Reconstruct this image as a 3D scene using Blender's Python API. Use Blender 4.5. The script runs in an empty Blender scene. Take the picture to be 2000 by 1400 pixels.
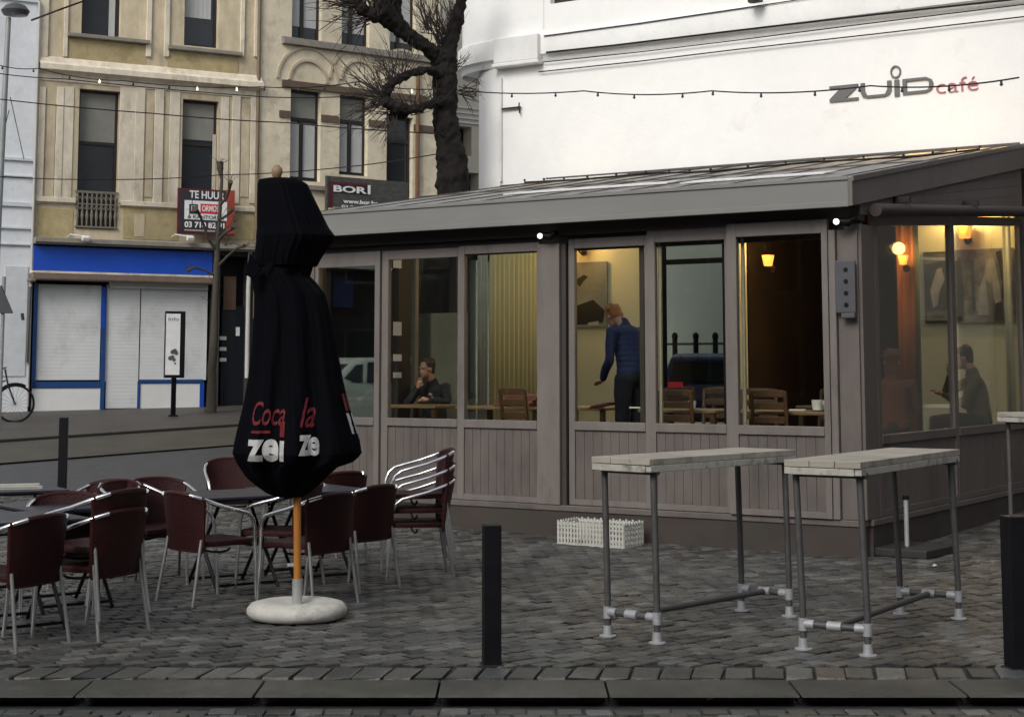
import bpy, math, random
from mathutils import Vector, Matrix
random.seed(7)
SC = bpy.context.scene
COL = SC.collection
R = math.radians
# ---------------------------------------------------------------- camera
F = 3160.0; CX = 1000.0; CY = 390.0; PITCH = R(6.0); CAMZ = 1.7
cam = bpy.data.cameras.new('camera'); camo = bpy.data.objects.new('camera', cam); COL.objects.link(camo)
cam.sensor_width = 36; cam.sensor_fit = 'HORIZONTAL'; cam.lens = F/2000*36
cam.shift_y = -(700-CY)/2000
cam.clip_start = .1; cam.clip_end = 2000
camo.location = (0, 0, CAMZ); camo.rotation_euler = (R(90)+PITCH, 0, 0)
SC.camera = camo
# ---------------------------------------------------------------- light (overcast day)
SUN_EL, SUN_AZ = R(38), R(209)      # azimuth measured clockwise from +Y
w = bpy.data.worlds.new("World"); SC.world = w; w.use_nodes = True
nt = w.node_tree; nt.nodes.clear()
sky = nt.nodes.new('ShaderNodeTexSky'); sky.sky_type = 'NISHITA'; sky.sun_disc = False
sky.sun_elevation = SUN_EL; sky.sun_rotation = SUN_AZ; sky.air_density = 1.0; sky.dust_density = 3.0; sky.ozone_density = 1.0
hs = nt.nodes.new('ShaderNodeHueSaturation'); hs.inputs['Saturation'].default_value = .3
bg = nt.nodes.new('ShaderNodeBackground'); bg.inputs['Strength'].default_value = .12
wo = nt.nodes.new('ShaderNodeOutputWorld')
nt.links.new(sky.outputs[0], hs.inputs['Color']); nt.links.new(hs.outputs[0], bg.inputs['Color']); nt.links.new(bg.outputs[0], wo.inputs['Surface'])
sun = bpy.data.lights.new('sun', 'SUN'); suno = bpy.data.objects.new('sun', sun); COL.objects.link(suno)
sun.energy = 1.2; sun.angle = R(25); sun.color = (1, .96, .9)
sd = Vector((math.sin(SUN_AZ)*math.cos(SUN_EL), math.cos(SUN_AZ)*math.cos(SUN_EL), math.sin(SUN_EL)))
suno.rotation_euler = sd.to_track_quat('Z', 'Y').to_euler()
SC.view_settings.view_transform = 'Standard'; SC.view_settings.look = 'None'
SC.view_settings.exposure = 0.32; SC.view_settings.gamma = 1.0; SC.view_settings.use_curve_mapping = False
SC.cycles.max_bounces = 8; SC.cycles.transparent_max_bounces = 16

# ---------------------------------------------------------------- pixel helpers (2000x1400 photo)
_c, _s = math.cos(PITCH), math.sin(PITCH)
def ray(px, py):
    dx = (px-CX)/F; dy = -(py-CY)/F
    return Vector((dx, _c - dy*_s, _s + dy*_c))
def gz(x, y):
    a = .98*y - .2*x - 16.5
    return .042*(math.log1p(math.exp(max(-30, min(30, a*1.2))))/1.2 if a < 20 else a)
def G(px, py, off=0.0):
    d = ray(px, py); t = 10.
    for _ in range(60):
        z = gz(d.x*t, d.y*t)+off
        t = .5*t + .5*(z-CAMZ)/d.z
    return Vector((d.x*t, d.y*t, z))
def AT(px, py, Y):
    d = ray(px, py); t = Y/d.y
    return Vector((d.x*t, Y, CAMZ+d.z*t))
class Fr:
    def __init__(s, x, y, ang):
        s.o = Vector((x, y, 0)); s.a = ang
        s.ux = Vector((math.cos(ang), math.sin(ang), 0)); s.uy = Vector((-math.sin(ang), math.cos(ang), 0))
    def w(s, x, y, z=0): return s.o + s.ux*x + s.uy*y + Vector((0, 0, z))
    def l(s, p): q = Vector(p)-s.o; return Vector((q.dot(s.ux), q.dot(s.uy), q.z))
    def hit(s, px, py, ax='y', v=0.0):
        d = ray(px, py); u = s.uy if ax == 'y' else s.ux
        t = (v + s.o.dot(u))/d.dot(u)
        return s.l(Vector((0, 0, CAMZ)) + d*t)

# ---------------------------------------------------------------- object helpers
def tag(o, label=None, cat=None, group=None, kind=None):
    if label: o['label'] = label
    if cat: o['category'] = cat
    if group: o['group'] = group
    if kind: o['kind'] = kind
    return o
def thing(name, label, cat, loc=(0, 0, 0), rz=0, group=None):
    o = bpy.data.objects.new(name, None); COL.objects.link(o); o.empty_display_size = .1
    o.location = loc; o.rotation_euler = (0, 0, rz)
    return tag(o, label, cat, group)
def copy_tree(o, parent=None):
    c = o.copy(); COL.objects.link(c); c.parent = parent
    for ch in list(o.children): copy_tree(ch, c)
    return c

SPLIT = {'apron_panel','recess_panel','stall_riser','sill_band','pilaster','letter_plate','window_sill','brown_band','fixing','string_course','awning_bracket','dark_hole','rafters','roof_batten','arch_moulding','flashing','roof_light_sheet','bright_blue_trim','blue_trim','stretcher'}
class MB:
    def __init__(s): s.v = []; s.f = []; s.c = None
    def add(s, vs, fs):
        n = len(s.v); s.v += [tuple(p) for p in vs]; s.f += [tuple(i+n for i in f) for f in fs]; return s
    def box(s, x0, x1, y0, y1, z0, z1):
        if x0 > x1: x0, x1 = x1, x0
        if y0 > y1: y0, y1 = y1, y0
        if z0 > z1: z0, z1 = z1, z0
        return s.hexa([(x0,y0,z0),(x1,y0,z0),(x1,y1,z0),(x0,y1,z0),(x0,y0,z1),(x1,y0,z1),(x1,y1,z1),(x0,y1,z1)])
    def hexa(s, p):
        return s.add(p, [(0,3,2,1),(4,5,6,7),(0,1,5,4),(1,2,6,5),(2,3,7,6),(3,0,4,7)])
    def obox(s, c, size, M=None):
        hx, hy, hz = [q/2 for q in size]; c = Vector(c); M = M or Matrix.Identity(3)
        ps = [(-hx,-hy,-hz),(hx,-hy,-hz),(hx,hy,-hz),(-hx,hy,-hz),(-hx,-hy,hz),(hx,-hy,hz),(hx,hy,hz),(-hx,hy,hz)]
        return s.hexa([c + M @ Vector(p) for p in ps])
    def tube(s, pts, r, n=8, cap=True):
        pts = [Vector(p) for p in pts]; m = len(pts)
        rs = r if isinstance(r, (list, tuple)) else [r]*m
        vs = []; prev = None
        for i, p in enumerate(pts):
            t = (pts[min(i+1, m-1)]-pts[max(i-1, 0)])
            if t.length < 1e-9: t = Vector((0,0,1))
            t.normalize()
            if prev is None:
                a = Vector((0,0,1)) if abs(t.z) < .9 else Vector((1,0,0))
                prev = (a - t*a.dot(t)).normalized()
            else:
                q = prev - t*prev.dot(t)
                prev = q.normalized() if q.length > 1e-6 else prev
            b = t.cross(prev)
            for k in range(n):
                th = 2*math.pi*k/n
                vs.append(p + prev*(math.cos(th)*rs[i]) + b*(math.sin(th)*rs[i]))
        fs = [(i*n+k, i*n+(k+1)%n, (i+1)*n+(k+1)%n, (i+1)*n+k) for i in range(m-1) for k in range(n)]
        if cap: fs += [tuple(range(n-1, -1, -1)), tuple((m-1)*n+k for k in range(n))]
        return s.add(vs, fs)
    def lathe(s, prof, c=(0,0,0), n=24, ax='z'):
        vs = []; m = len(prof)
        for r, z in prof:
            for k in range(n):
                th = 2*math.pi*k/n; a, b = r*math.cos(th), r*math.sin(th)
                p = (a, b, z) if ax == 'z' else ((a, z, b) if ax == 'y' else (z, a, b))
                vs.append((c[0]+p[0], c[1]+p[1], c[2]+p[2]))
        fs = [(i*n+k, i*n+(k+1)%n, (i+1)*n+(k+1)%n, (i+1)*n+k) for i in range(m-1) for k in range(n)]
        fs += [tuple(range(n-1, -1, -1)), tuple((m-1)*n+k for k in range(n))]
        return s.add(vs, fs)
    def ell(s, c, r, n=12, m=8):
        r = (r, r, r) if isinstance(r, (int, float)) else r
        vs = [(c[0]+r[0]*math.sin(math.pi*i/m)*math.cos(2*math.pi*k/n), c[1]+r[1]*math.sin(math.pi*i/m)*math.sin(2*math.pi*k/n), c[2]-r[2]*math.cos(math.pi*i/m)) for i in range(1, m) for k in range(n)]
        fs = [(i*n+k, i*n+(k+1)%n, (i+1)*n+(k+1)%n, (i+1)*n+k) for i in range(m-2) for k in range(n)]
        b = len(vs); vs += [(c[0],c[1],c[2]-r[2]), (c[0],c[1],c[2]+r[2])]
        fs += [(b, (k+1)%n, k) for k in range(n)] + [(b+1, (m-2)*n+k, (m-2)*n+(k+1)%n) for k in range(n)]
        return s.add(vs, fs)
    def poly(s, pts): return s.add(pts, [tuple(range(len(pts)))])
    def prism(s, pts, y0, y1):      # pts (x,z) outline, extruded along y
        n = len(pts)
        return s.add([(x, y0, z) for x, z in pts]+[(x, y1, z) for x, z in pts],
                     [tuple(range(n)), tuple(range(2*n-1, n-1, -1))]+[(k, n+k, n+(k+1)%n, (k+1)%n) for k in range(n)])
    def strip(s, path, prof):       # path [(x,y)], prof [(outward offset, z)]; outward = right-hand normal of path
        m = len(path); vs = []
        for i, p in enumerate(path):
            a = Vector(path[max(i-1,0)]); b = Vector(path[min(i+1,m-1)]); t = (b-a).normalized(); nrm = Vector((t.y, -t.x))
            for o, z in prof: vs.append((p[0]+nrm.x*o, p[1]+nrm.y*o, z))
        k = len(prof)
        return s.add(vs, [(i*k+j, (i+1)*k+j, (i+1)*k+j+1, i*k+j+1) for i in range(m-1) for j in range(k-1)])
    def build(s, name, mat, parent=None, smooth=False, bevel=0, fix=True):
        if name in SPLIT and not s.c:
            root = list(range(len(s.v)))
            def find(i):
                while root[i] != i: root[i] = root[root[i]]; i = root[i]
                return i
            for f in s.f:
                for i in f[1:]: root[find(i)] = find(f[0])
            grp = {}
            for f in s.f: grp.setdefault(find(f[0]), []).append(f)
            if len(grp) > 1:
                o = None
                for fs in grp.values():
                    ids = sorted({i for f in fs for i in f}); mp = {i: k for k, i in enumerate(ids)}
                    q = MB(); q.v = [s.v[i] for i in ids]; q.f = [tuple(mp[i] for i in f) for f in fs]; o = q.build(name, mat, parent, smooth, bevel, fix)
                return o
        me = bpy.data.meshes.new(name); me.from_pydata(s.v, [], s.f); me.update()
        if fix:
            import bmesh
            bm = bmesh.new(); bm.from_mesh(me); bmesh.ops.recalc_face_normals(bm, faces=bm.faces); bm.to_mesh(me); bm.free()
        if s.c:
            at = me.color_attributes.new('tint', 'FLOAT_COLOR', 'POINT')
            flat = []
            for c in s.c: flat += [c[0], c[1], c[2], 1.0]
            at.data.foreach_set('color', flat)
        if smooth:
            me.polygons.foreach_set('use_smooth', [True]*len(me.polygons))
            me.update()
        me.materials.append(mat)
        o = bpy.data.objects.new(name, me); COL.objects.link(o); o.parent = parent
        if smooth:
            try: me.set_sharp_from_angle(angle=R(50))
            except Exception: pass
        if bevel:
            b = o.modifiers.new('bevel', 'BEVEL'); b.width = bevel; b.segments = 2; b.limit_method = 'ANGLE'
        return o

def wall_mb(x0, x1, z0, z1, ops, y=0.0, depth=.25, mb=None):
    """flat wall in plane y with rectangular openings (x0,x1,z0,z1) and reveals going back"""
    mb = mb or MB()
    xs = sorted({x0, x1, *[max(x0, min(x1, q)) for o in ops for q in o[:2]]}); zs = sorted({z0, z1, *[max(z0, min(z1, q)) for o in ops for q in o[2:4]]})
    for i in range(len(xs)-1):
        for j in range(len(zs)-1):
            cx, cz = (xs[i]+xs[i+1])/2, (zs[j]+zs[j+1])/2
            if any(o[0] < cx < o[1] and o[2] < cz < o[3] for o in ops): continue
            mb.poly([(xs[i],y,zs[j]),(xs[i+1],y,zs[j]),(xs[i+1],y,zs[j+1]),(xs[i],y,zs[j+1])])
    for a, b, c, d in [o[:4] for o in ops]:
        q = y+depth
        mb.poly([(a,y,c),(a,y,d),(a,q,d),(a,q,c)]); mb.poly([(b,y,c),(b,q,c),(b,q,d),(b,y,d)])
        mb.poly([(a,y,c),(a,q,c),(b,q,c),(b,y,c)]); mb.poly([(a,y,d),(b,y,d),(b,q,d),(a,q,d)])
    return mb

def text_mesh(body, shear=0.0, bold=0.0, depth=.5, res=3):
    cu = bpy.data.curves.new('t', 'FONT'); cu.body = body; cu.shear = shear; cu.offset = bold; cu.resolution_u = res; cu.extrude = depth
    o = bpy.data.objects.new('t', cu); COL.objects.link(o)
    dg = bpy.context.evaluated_depsgraph_get(); ev = o.evaluated_get(dg); me = ev.to_mesh()
    vs = [tuple(v.co) for v in me.vertices]; fs = [tuple(p.vertices) for p in me.polygons]
    ev.to_mesh_clear(); bpy.data.objects.remove(o); bpy.data.curves.remove(cu)
    return vs, fs
def text_rect(body, x0, x1, z0, z1, y=0.0, th=.01, mb=None, fn=None, skew=0.0, **kw):
    vs, fs = text_mesh(body, **kw)
    ax, bx = min(v[0] for v in vs), max(v[0] for v in vs); ay, by = min(v[1] for v in vs), max(v[1] for v in vs)
    out = []
    for v in vs:
        u = (v[0]-ax)/(bx-ax); t = (v[1]-ay)/(by-ay)
        out.append((x0+(x1-x0)*u, y-th*(v[2]+.5), z0+(z1-z0)*t+skew*u))
    mb = mb or MB(); mb.add(out, fs); return mb

# ---------------------------------------------------------------- materials
MATS = {}
def M(name, col, rough=.7, metal=0.0, var=.12, scale=6.0, bump=.0, bscale=40.0, spec=.5, var2=0.0, tint=False, stretch=None, dirt=None):
    if name in MATS: return MATS[name]
    m = bpy.data.materials.new(name); m.use_nodes = True; nt = m.node_tree; N = nt.nodes; L = nt.links
    b = N['Principled BSDF']; b.inputs['Roughness'].default_value = rough; b.inputs['Metallic'].default_value = metal
    b.inputs['Specular IOR Level'].default_value = spec
    tc = N.new('ShaderNodeTexCoord'); mp = N.new('ShaderNodeMapping'); L.new(tc.outputs['Object'], mp.inputs['Vector'])
    if stretch: mp.inputs['Scale'].default_value = stretch
    n1 = N.new('ShaderNodeTexNoise'); n1.inputs['Scale'].default_value = scale; n1.inputs['Detail'].default_value = 6; n1.inputs['Roughness'].default_value = .62
    L.new(mp.outputs[0], n1.inputs['Vector'])
    def rng(src, lo, hi, a=.25, z=.75):
        r = N.new('ShaderNodeMapRange'); r.inputs[1].default_value = a; r.inputs[2].default_value = z; r.inputs[3].default_value = lo; r.inputs[4].default_value = hi
        L.new(src, r.inputs[0]); return r.outputs[0]
    def mul(a, bb):
        q = N.new('ShaderNodeMath'); q.operation = 'MULTIPLY'; L.new(a, q.inputs[0]); L.new(bb, q.inputs[1]); return q.outputs[0]
    val = rng(n1.outputs['Fac'], 1-var, 1+var)
    if var2:
        n2 = N.new('ShaderNodeTexNoise'); n2.inputs['Scale'].default_value = scale*.12; n2.inputs['Detail'].default_value = 5
        L.new(mp.outputs[0], n2.inputs['Vector']); val = mul(val, rng(n2.outputs['Fac'], 1-var2, 1+var2, .3, .7))
    if tint:
        at = N.new('ShaderNodeAttribute'); at.attribute_name = 'tint'; pass
    vm = N.new('ShaderNodeVectorMath'); vm.operation = 'SCALE'; vm.inputs[0].default_value = col[:3]; L.new(val, vm.inputs['Scale'])
    colout = vm.outputs[0]
    if tint:
        vt = N.new('ShaderNodeVectorMath'); vt.operation = 'MULTIPLY'; L.new(colout, vt.inputs[0]); L.new(at.outputs['Color'], vt.inputs[1]); colout = vt.outputs[0]
    if dirt:
        dcol, dscale, lo, hi = dirt
        n3 = N.new('ShaderNodeTexNoise'); n3.inputs['Scale'].default_value = dscale; n3.inputs['Detail'].default_value = 8; n3.inputs['Roughness'].default_value = .7
        L.new(mp.outputs[0], n3.inputs['Vector'])
        mx = N.new('ShaderNodeMix'); mx.data_type = 'RGBA'; L.new(rng(n3.outputs['Fac'], 0, 1, lo, hi), mx.inputs[0])
        L.new(colout, mx.inputs[6]); mx.inputs[7].default_value = (*dcol, 1); colout = mx.outputs[2]
    L.new(colout, b.inputs['Base Color'])
    L.new(rng(n1.outputs['Fac'], max(0, rough-.08), min(1, rough+.08)), b.inputs['Roughness'])
    if bump:
        n4 = N.new('ShaderNodeTexNoise'); n4.inputs['Scale'].default_value = bscale; n4.inputs['Detail'].default_value = 5
        L.new(mp.outputs[0], n4.inputs['Vector'])
        bp = N.new('ShaderNodeBump'); bp.inputs['Strength'].default_value = bump; bp.inputs['Distance'].default_value = .02
        L.new(n4.outputs['Fac'], bp.inputs['Height']); L.new(bp.outputs[0], b.inputs['Normal'])
    MATS[name] = m; return m
def glass(name, tint=(.9, .93, .92), refl=1.0, rough=.02):
    if name in MATS: return MATS[name]
    m = bpy.data.materials.new(name); m.use_nodes = True; nt = m.node_tree; N = nt.nodes; L = nt.links; N.clear()
    out = N.new('ShaderNodeOutputMaterial'); tr = N.new('ShaderNodeBsdfTransparent'); tr.inputs[0].default_value = (*tint, 1)
    gl = N.new('ShaderNodeBsdfGlossy'); gl.inputs['Roughness'].default_value = rough; gl.inputs[0].default_value = (.9,.9,.9,1)
    fr = N.new('ShaderNodeFresnel'); fr.inputs[0].default_value = 1.5
    mu = N.new('ShaderNodeMath'); mu.operation = 'MULTIPLY'; mu.inputs[1].default_value = refl; L.new(fr.outputs[0], mu.inputs[0])
    mx = N.new('ShaderNodeMixShader'); L.new(mu.outputs[0], mx.inputs[0]); L.new(tr.outputs[0], mx.inputs[1]); L.new(gl.outputs[0], mx.inputs[2]); L.new(mx.outputs[0], out.inputs[0])
    MATS[name] = m; return m
def emit(name, col, st):
    if name in MATS: return MATS[name]
    m = bpy.data.materials.new(name); m.use_nodes = True; b = m.node_tree.nodes['Principled BSDF']
    b.inputs['Base Color'].default_value = (*col, 1); b.inputs['Emission Color'].default_value = (*col, 1); b.inputs['Emission Strength'].default_value = st
    MATS[name] = m; return m

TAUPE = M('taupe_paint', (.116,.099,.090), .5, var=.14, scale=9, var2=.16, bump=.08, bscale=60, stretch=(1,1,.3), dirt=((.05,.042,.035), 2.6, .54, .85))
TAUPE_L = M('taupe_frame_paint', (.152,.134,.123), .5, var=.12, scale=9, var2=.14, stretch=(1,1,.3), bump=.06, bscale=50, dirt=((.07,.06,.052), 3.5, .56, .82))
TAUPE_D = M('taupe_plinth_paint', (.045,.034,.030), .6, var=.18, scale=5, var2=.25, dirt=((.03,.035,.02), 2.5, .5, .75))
FASCIA = M('grey_fascia', (.185,.182,.172), .55, var=.06, scale=4, var2=.14, stretch=(.5,1,2))
WHITEW = M('white_render', (.83,.83,.81), .8, var=.03, scale=4, var2=.04, bump=.15, bscale=14, dirt=((.66,.63,.56), 1.3, .60, .88))
WHITEC = M('white_cornice', (.74,.74,.72), .8, var=.05, scale=8, var2=.06, bump=.1, bscale=30, dirt=((.42,.36,.3), 5, .6, .8))
SANDY = M('ochre_render', (.51,.435,.305), .85, var=.24, scale=5, var2=.2, bump=.15, bscale=30, stretch=(1,1,.45), dirt=((.2,.16,.09), 1.6, .52, .8))
SANDP = M('ochre_trim', (.64,.575,.46), .85, var=.2, scale=5, var2=.16, bump=.12, bscale=30, stretch=(1,1,.5), dirt=((.24,.2,.13), 2, .52, .8))
OLIVE = M('ochre_panel', (.39,.32,.175), .85, var=.18, scale=6, var2=.2, bump=.1, dirt=((.2,.17,.06), 2, .5, .75))
CREAM = M('cream_stone', (.68,.61,.46), .85, var=.14, scale=4, var2=.14, bump=.15, bscale=25, dirt=((.32,.27,.19), 2.2, .5, .8))
BROWNST = M('brown_stone_band', (.12,.085,.06), .8, var=.2, scale=6, bump=.1)
BLUEST = M('weathered_bluestone', (.24,.22,.19), .8, var=.2, scale=6, bump=.1)
DGLASS = M('dark_window_glass', (.02,.024,.03), .08, var=.3, scale=1.2, spec=.6)
DFRAME = M('dark_window_frame', (.015,.012,.012), .45, var=.2, scale=8)
CURT = M('net_curtain', (.42,.43,.43), .7, var=.12, scale=14, stretch=(3,3,.3))
BLINDG = M('grey_roller_blind', (.20,.20,.18), .8, var=.15, scale=3)
SHUT = M('white_shutter', (.66,.68,.68), .6, var=.04, scale=3, var2=.06, dirt=((.4,.42,.4), 1.0, .5, .8))
PWHITE = M('white_panel_paint', (.70,.71,.70), .6, var=.05, scale=4, var2=.05)
BLUE = M('blue_paint', (.005,.06,.42), .45, var=.08, scale=3, var2=.06)
BLUED = M('dark_blue_trim', (.012,.055,.19), .5, var=.15, scale=5)
BLACK = M('black_paint', (.006,.006,.008), .5, var=.2, scale=8, spec=.2)
IRON = M('dark_iron', (.03,.028,.027), .5, .4, var=.3, scale=12)
STEEL = M('galvanised_steel', (.095,.095,.095), .5, .4, var=.22, scale=9, bump=.08, bscale=60)
CLAMP = M('bright_zinc_fitting', (.40,.41,.43), .55, .4, var=.15, scale=18)
ALU = M('polished_aluminium', (.85,.85,.87), .2, .95, var=.08, scale=10)
ALUD = M('dull_aluminium_leg', (.38,.38,.38), .42, .8, var=.12, scale=10)
WOODO = M('orange_varnished_wood', (.42,.17,.035), .4, var=.2, scale=10, stretch=(1,1,.12))
PLANK = M('weathered_plank', (.34,.315,.27), .75, var=.22, scale=16, stretch=(1,.12,1), bump=.2, bscale=30, dirt=((.14,.125,.1), 9, .5, .75))
PLANKE = M('weathered_plank_edge', (.40,.385,.34), .75, var=.2, scale=12, dirt=((.08,.07,.06), 8, .52, .7))
WICK = M('maroon_wicker', (.025,.0036,.004), .5, var=.35, scale=70, bump=.5, bscale=110, spec=.25)
WICKR = M('maroon_wicker_rim', (.036,.006,.0065), .5, var=.25, scale=50, spec=.3)
FABRIC = M('black_umbrella_fabric', (.003,.0033,.005), .85, var=.2, scale=5, bump=.2, bscale=12, spec=.04)
CONC = M('white_concrete', (.52,.51,.47), .85, var=.12, scale=7, var2=.1, bump=.2, bscale=50, dirt=((.2,.19,.16), 4, .52, .78))
TTOP = M('dark_tabletop', (.020,.022,.034), .38, var=.2, scale=5, spec=.5)
GLASS = glass('clear_glass', (.94,.95,.92), .5)
YEL = M('pale_yellow_wall', (.76,.74,.53), .85, var=.04, scale=2, var2=.05)
CURTY = M('olive_yellow_curtain', (.66,.64,.38), .8, var=.1, scale=4, stretch=(4,4,.2))
CURTO = M('rust_curtain', (.26,.085,.02), .8, var=.15, scale=5, stretch=(4,4,.2))
DARKW = M('dark_brown_panelling', (.045,.03,.022), .6, var=.3, scale=3)
WOODI = M('brown_wood', (.075,.036,.015), .45, var=.25, scale=8, stretch=(1,1,.3))
FLOORW = M('brown_floorboards', (.10,.065,.04), .5, var=.2, scale=5)
BARK = M('dark_bark', (.014,.012,.011), .95, var=.45, scale=9, bump=.9, bscale=16, stretch=(1,1,.4), spec=.2)
TWIG = M('twig_bark', (.040,.030,.026), .9, var=.3, scale=12)
WHITE_T = M('white_lettering', (.75,.75,.75), .6, var=.03)

# ================================================================ SETTING
def sheet(mb, x0, x1, y0, y1, off, nx, ny, fr=None, slope=gz):
    vs = []
    for j in range(ny+1):
        for i in range(nx+1):
            x = x0+(x1-x0)*i/nx; y = y0+(y1-y0)*j/ny
            if fr: p = fr.w(x, y); x, y = p.x, p.y
            vs.append((x, y, slope(x, y)+off))
    mb.add(vs, [(j*(nx+1)+i, j*(nx+1)+i+1, (j+1)*(nx+1)+i+1, (j+1)*(nx+1)+i) for j in range(ny) for i in range(nx)])
ASPH = M('wet_asphalt', (.052,.054,.058), .5, var=.25, scale=30, var2=.25, bump=.25, bscale=120)
gm = MB(); sheet(gm, -160, 160, -60, 8, -.07, 20, 10); sheet(gm, -160, 160, 8, 48, -.075, 80, 60); sheet(gm, -160, 160, 48, 400, -.075, 20, 10)
tag(gm.build('road', ASPH, smooth=True), kind='structure')
MORT = M('wet_joint_sand', (.016,.016,.014), .8, var=.3, scale=20)
tb = MB(); sheet(tb, -14, 14, 9.17, 20.6, -.018, 40, 40)
n0 = len(tb.v)
# kerb step on the far edge of the terrace
tag(tb.build('terrace_bed', MORT), kind='structure')
V_O = G(1690, 1088); V = Fr(V_O.x, V_O.y, math.atan2(-.542, .84))
VL = 6.62; VD = 5.5
STONE = M('wet_granite_setts', (.068,.068,.064), .45, var=.28, scale=18, var2=.28, tint=True, bump=.35, bscale=45, spec=.45, dirt=((.03,.036,.022), .8, .56, .8))
def stone(mb, c, L, W, ang, h, off):
    ca, sa = math.cos(ang), math.sin(ang); vs = []
    jl = L/2*random.uniform(.86,.97); jw = W/2*random.uniform(.86,.97); tx, ty = random.gauss(0,.007), random.gauss(0,.007)
    t = random.choice([.5,.7,.85,1,1,1.15,1.35,1.7])*random.uniform(.9,1.1); hw_ = random.gauss(0,.04); t = (t*(1+hw_), t, t*(1-hw_))
    for k, (q, z) in enumerate(((1.0, -.022), (1.0, -.004), (.84, 0))):
        for sx, sy in ((-1,-1),(1,-1),(1,1),(-1,1)):
            lx, ly = sx*jl*q*random.uniform(.93,1.03), sy*jw*q*random.uniform(.93,1.03)
            x, y = c[0]+lx*ca-ly*sa, c[1]+lx*sa+ly*ca
            vs.append((x, y, gz(c[0], c[1])+off+z+h+(tx*lx+ty*ly if k else 0)))
            mb.c.append(t)
    mb.add(vs, [(8,9,10,11),(4,5,9,8),(5,6,10,9),(6,7,11,10),(7,4,8,11),(0,1,5,4),(1,2,6,5),(2,3,7,6),(3,0,4,7)])
sm = MB(); sm.c = []
for k in range(66):      # straight course beside the kerb
    stone(sm, (-5.6+k*.172+random.uniform(-.005,.005), 9.38), .172, .34, random.gauss(-.16,.02), .003, 0)
ang0 = R(38); ca, sa = math.cos(ang0), math.sin(ang0)
for j in range(-120, 150):
    for i in range(-100, 110):
        u = i*.150 + (.075 if j % 2 else 0) + random.gauss(0,.006); v = j*.112 + .05*math.sin(i*.150*1.1+.4) + random.gauss(0,.004)
        x, y = u*ca - v*sa, 12+u*sa + v*ca
        if not (-8.5 < x < 7.5 and 9.62 < y < 20.4) or abs(x) > .36*y+.4: continue
        q = V.l((x, y, 0))
        if q.y > .06 and -VL < q.x < -.05: continue
        stone(sm, (x, y), .150, .112, ang0+.055*math.cos(u*1.1+.4)+random.gauss(0,.03), random.gauss(0,.0025), 0)
tag(sm.build('pavement', STONE), kind='structure')
# near kerb
KST = M('bluestone_kerb', (.060,.058,.050), .6, var=.3, scale=9, var2=.5, bump=.3, bscale=50, dirt=((.035,.04,.025), 1.5, .5, .72))
kb = MB(); x = -6.2
while x < 6.5:
    L = random.uniform(.85, 1.1); dz_ = random.gauss(0,.002)
    kb.hexa([(x+.006,8.75,-.016),(x+L-.006,8.75,-.016),(x+L-.006,9.17,-.03),(x+.006,9.17,-.03),(x+.006,8.765,-.006+dz_),(x+L-.006,8.765,-.006+dz_),(x+L-.006,9.17,dz_),(x+.006,9.17,dz_)])
    kb.box(x+.01, x+L-.01, 8.93, 9.16, -.2, -.035); x += L  # set back; undercut shaped so its shade blackens the kerb face
tag(kb.build('kerb', KST, bevel=.012), kind='structure')
rs = MB(); rs.c = []
for j in range(12):
    for i in range(80):
        stone(rs, (-6+i*.15+(.075 if j % 2 else 0), 8.60-j*.135), .15, .135, random.gauss(0,.04), random.gauss(0,.004), -.055)
tag(rs.build('road_setts', STONE), kind='structure')
# street of houses at the back left
fo = AT(62, 804, 34.0); FB = Fr(fo.x, fo.y, math.atan2(.491, .871))
def gf(x, y): return gz(x, y)+.05
k0 = FB.l(G(0, 858, .05)); k1 = FB.l(G(470, 827, .05))
PAVE = M('grey_pavers_far', (.062,.055,.046), .6, var=.2, scale=12, var2=.2, bump=.2, bscale=30)
fp = MB(); nx, ny = 60, 10
def kline(x): return k0.y + (k1.y-k0.y)*(x-k0.x)/(k1.x-k0.x) if x < 8 else k0.y + (k1.y-k0.y)*(8-k0.x)/(k1.x-k0.x)
vs = []
for j in range(ny+1):
    for i in range(nx+1):
        x = -14+(44)*i/nx; y = kline(x)+(.6-kline(x))*j/ny; p = FB.w(x, y); vs.append((p.x, p.y, gf(p.x, p.y)))
fp.add(vs, [(j*(nx+1)+i, j*(nx+1)+i+1, (j+1)*(nx+1)+i+1, (j+1)*(nx+1)+i) for j in range(ny) for i in range(nx)])
tag(fp.build('far_pavement', PAVE, smooth=True), kind='structure')
fk = MB()
for i in range(44):
    x = -14+i; ps = []
    for dz in (-.25, .004):
        for (xx, dy) in ((x+.01,-.14),(x+.99,-.14),(x+.99,.0),(x+.01,.0)):
            p = FB.w(xx, kline(xx)+dy); ps.append((p.x, p.y, gf(p.x, p.y)+dz))
    fk.hexa(ps)
tag(fk.build('far_kerb', M('dark_far_kerb', (.022,.021,.019), .8, var=.3)), kind='structure')
fs_ = MB(); vs = []
for j in range(4):
    for i in range(nx+1):
        x = -14+44*i/nx; y = kline(x)-.145-2.6*j/3; p = FB.w(x, y); vs.append((p.x, p.y, gz(p.x, p.y)+.012-.02*j))
fs_.add(vs, [(j*(nx+1)+i, j*(nx+1)+i+1, (j+1)*(nx+1)+i+1, (j+1)*(nx+1)+i) for j in range(3) for i in range(nx)])
tag(fs_.build('road_edge_setts', M('olive_brown_setts', (.060,.055,.042), .6, var=.3, scale=14, var2=.2, bump=.3, bscale=25), smooth=True), kind='structure')

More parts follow.
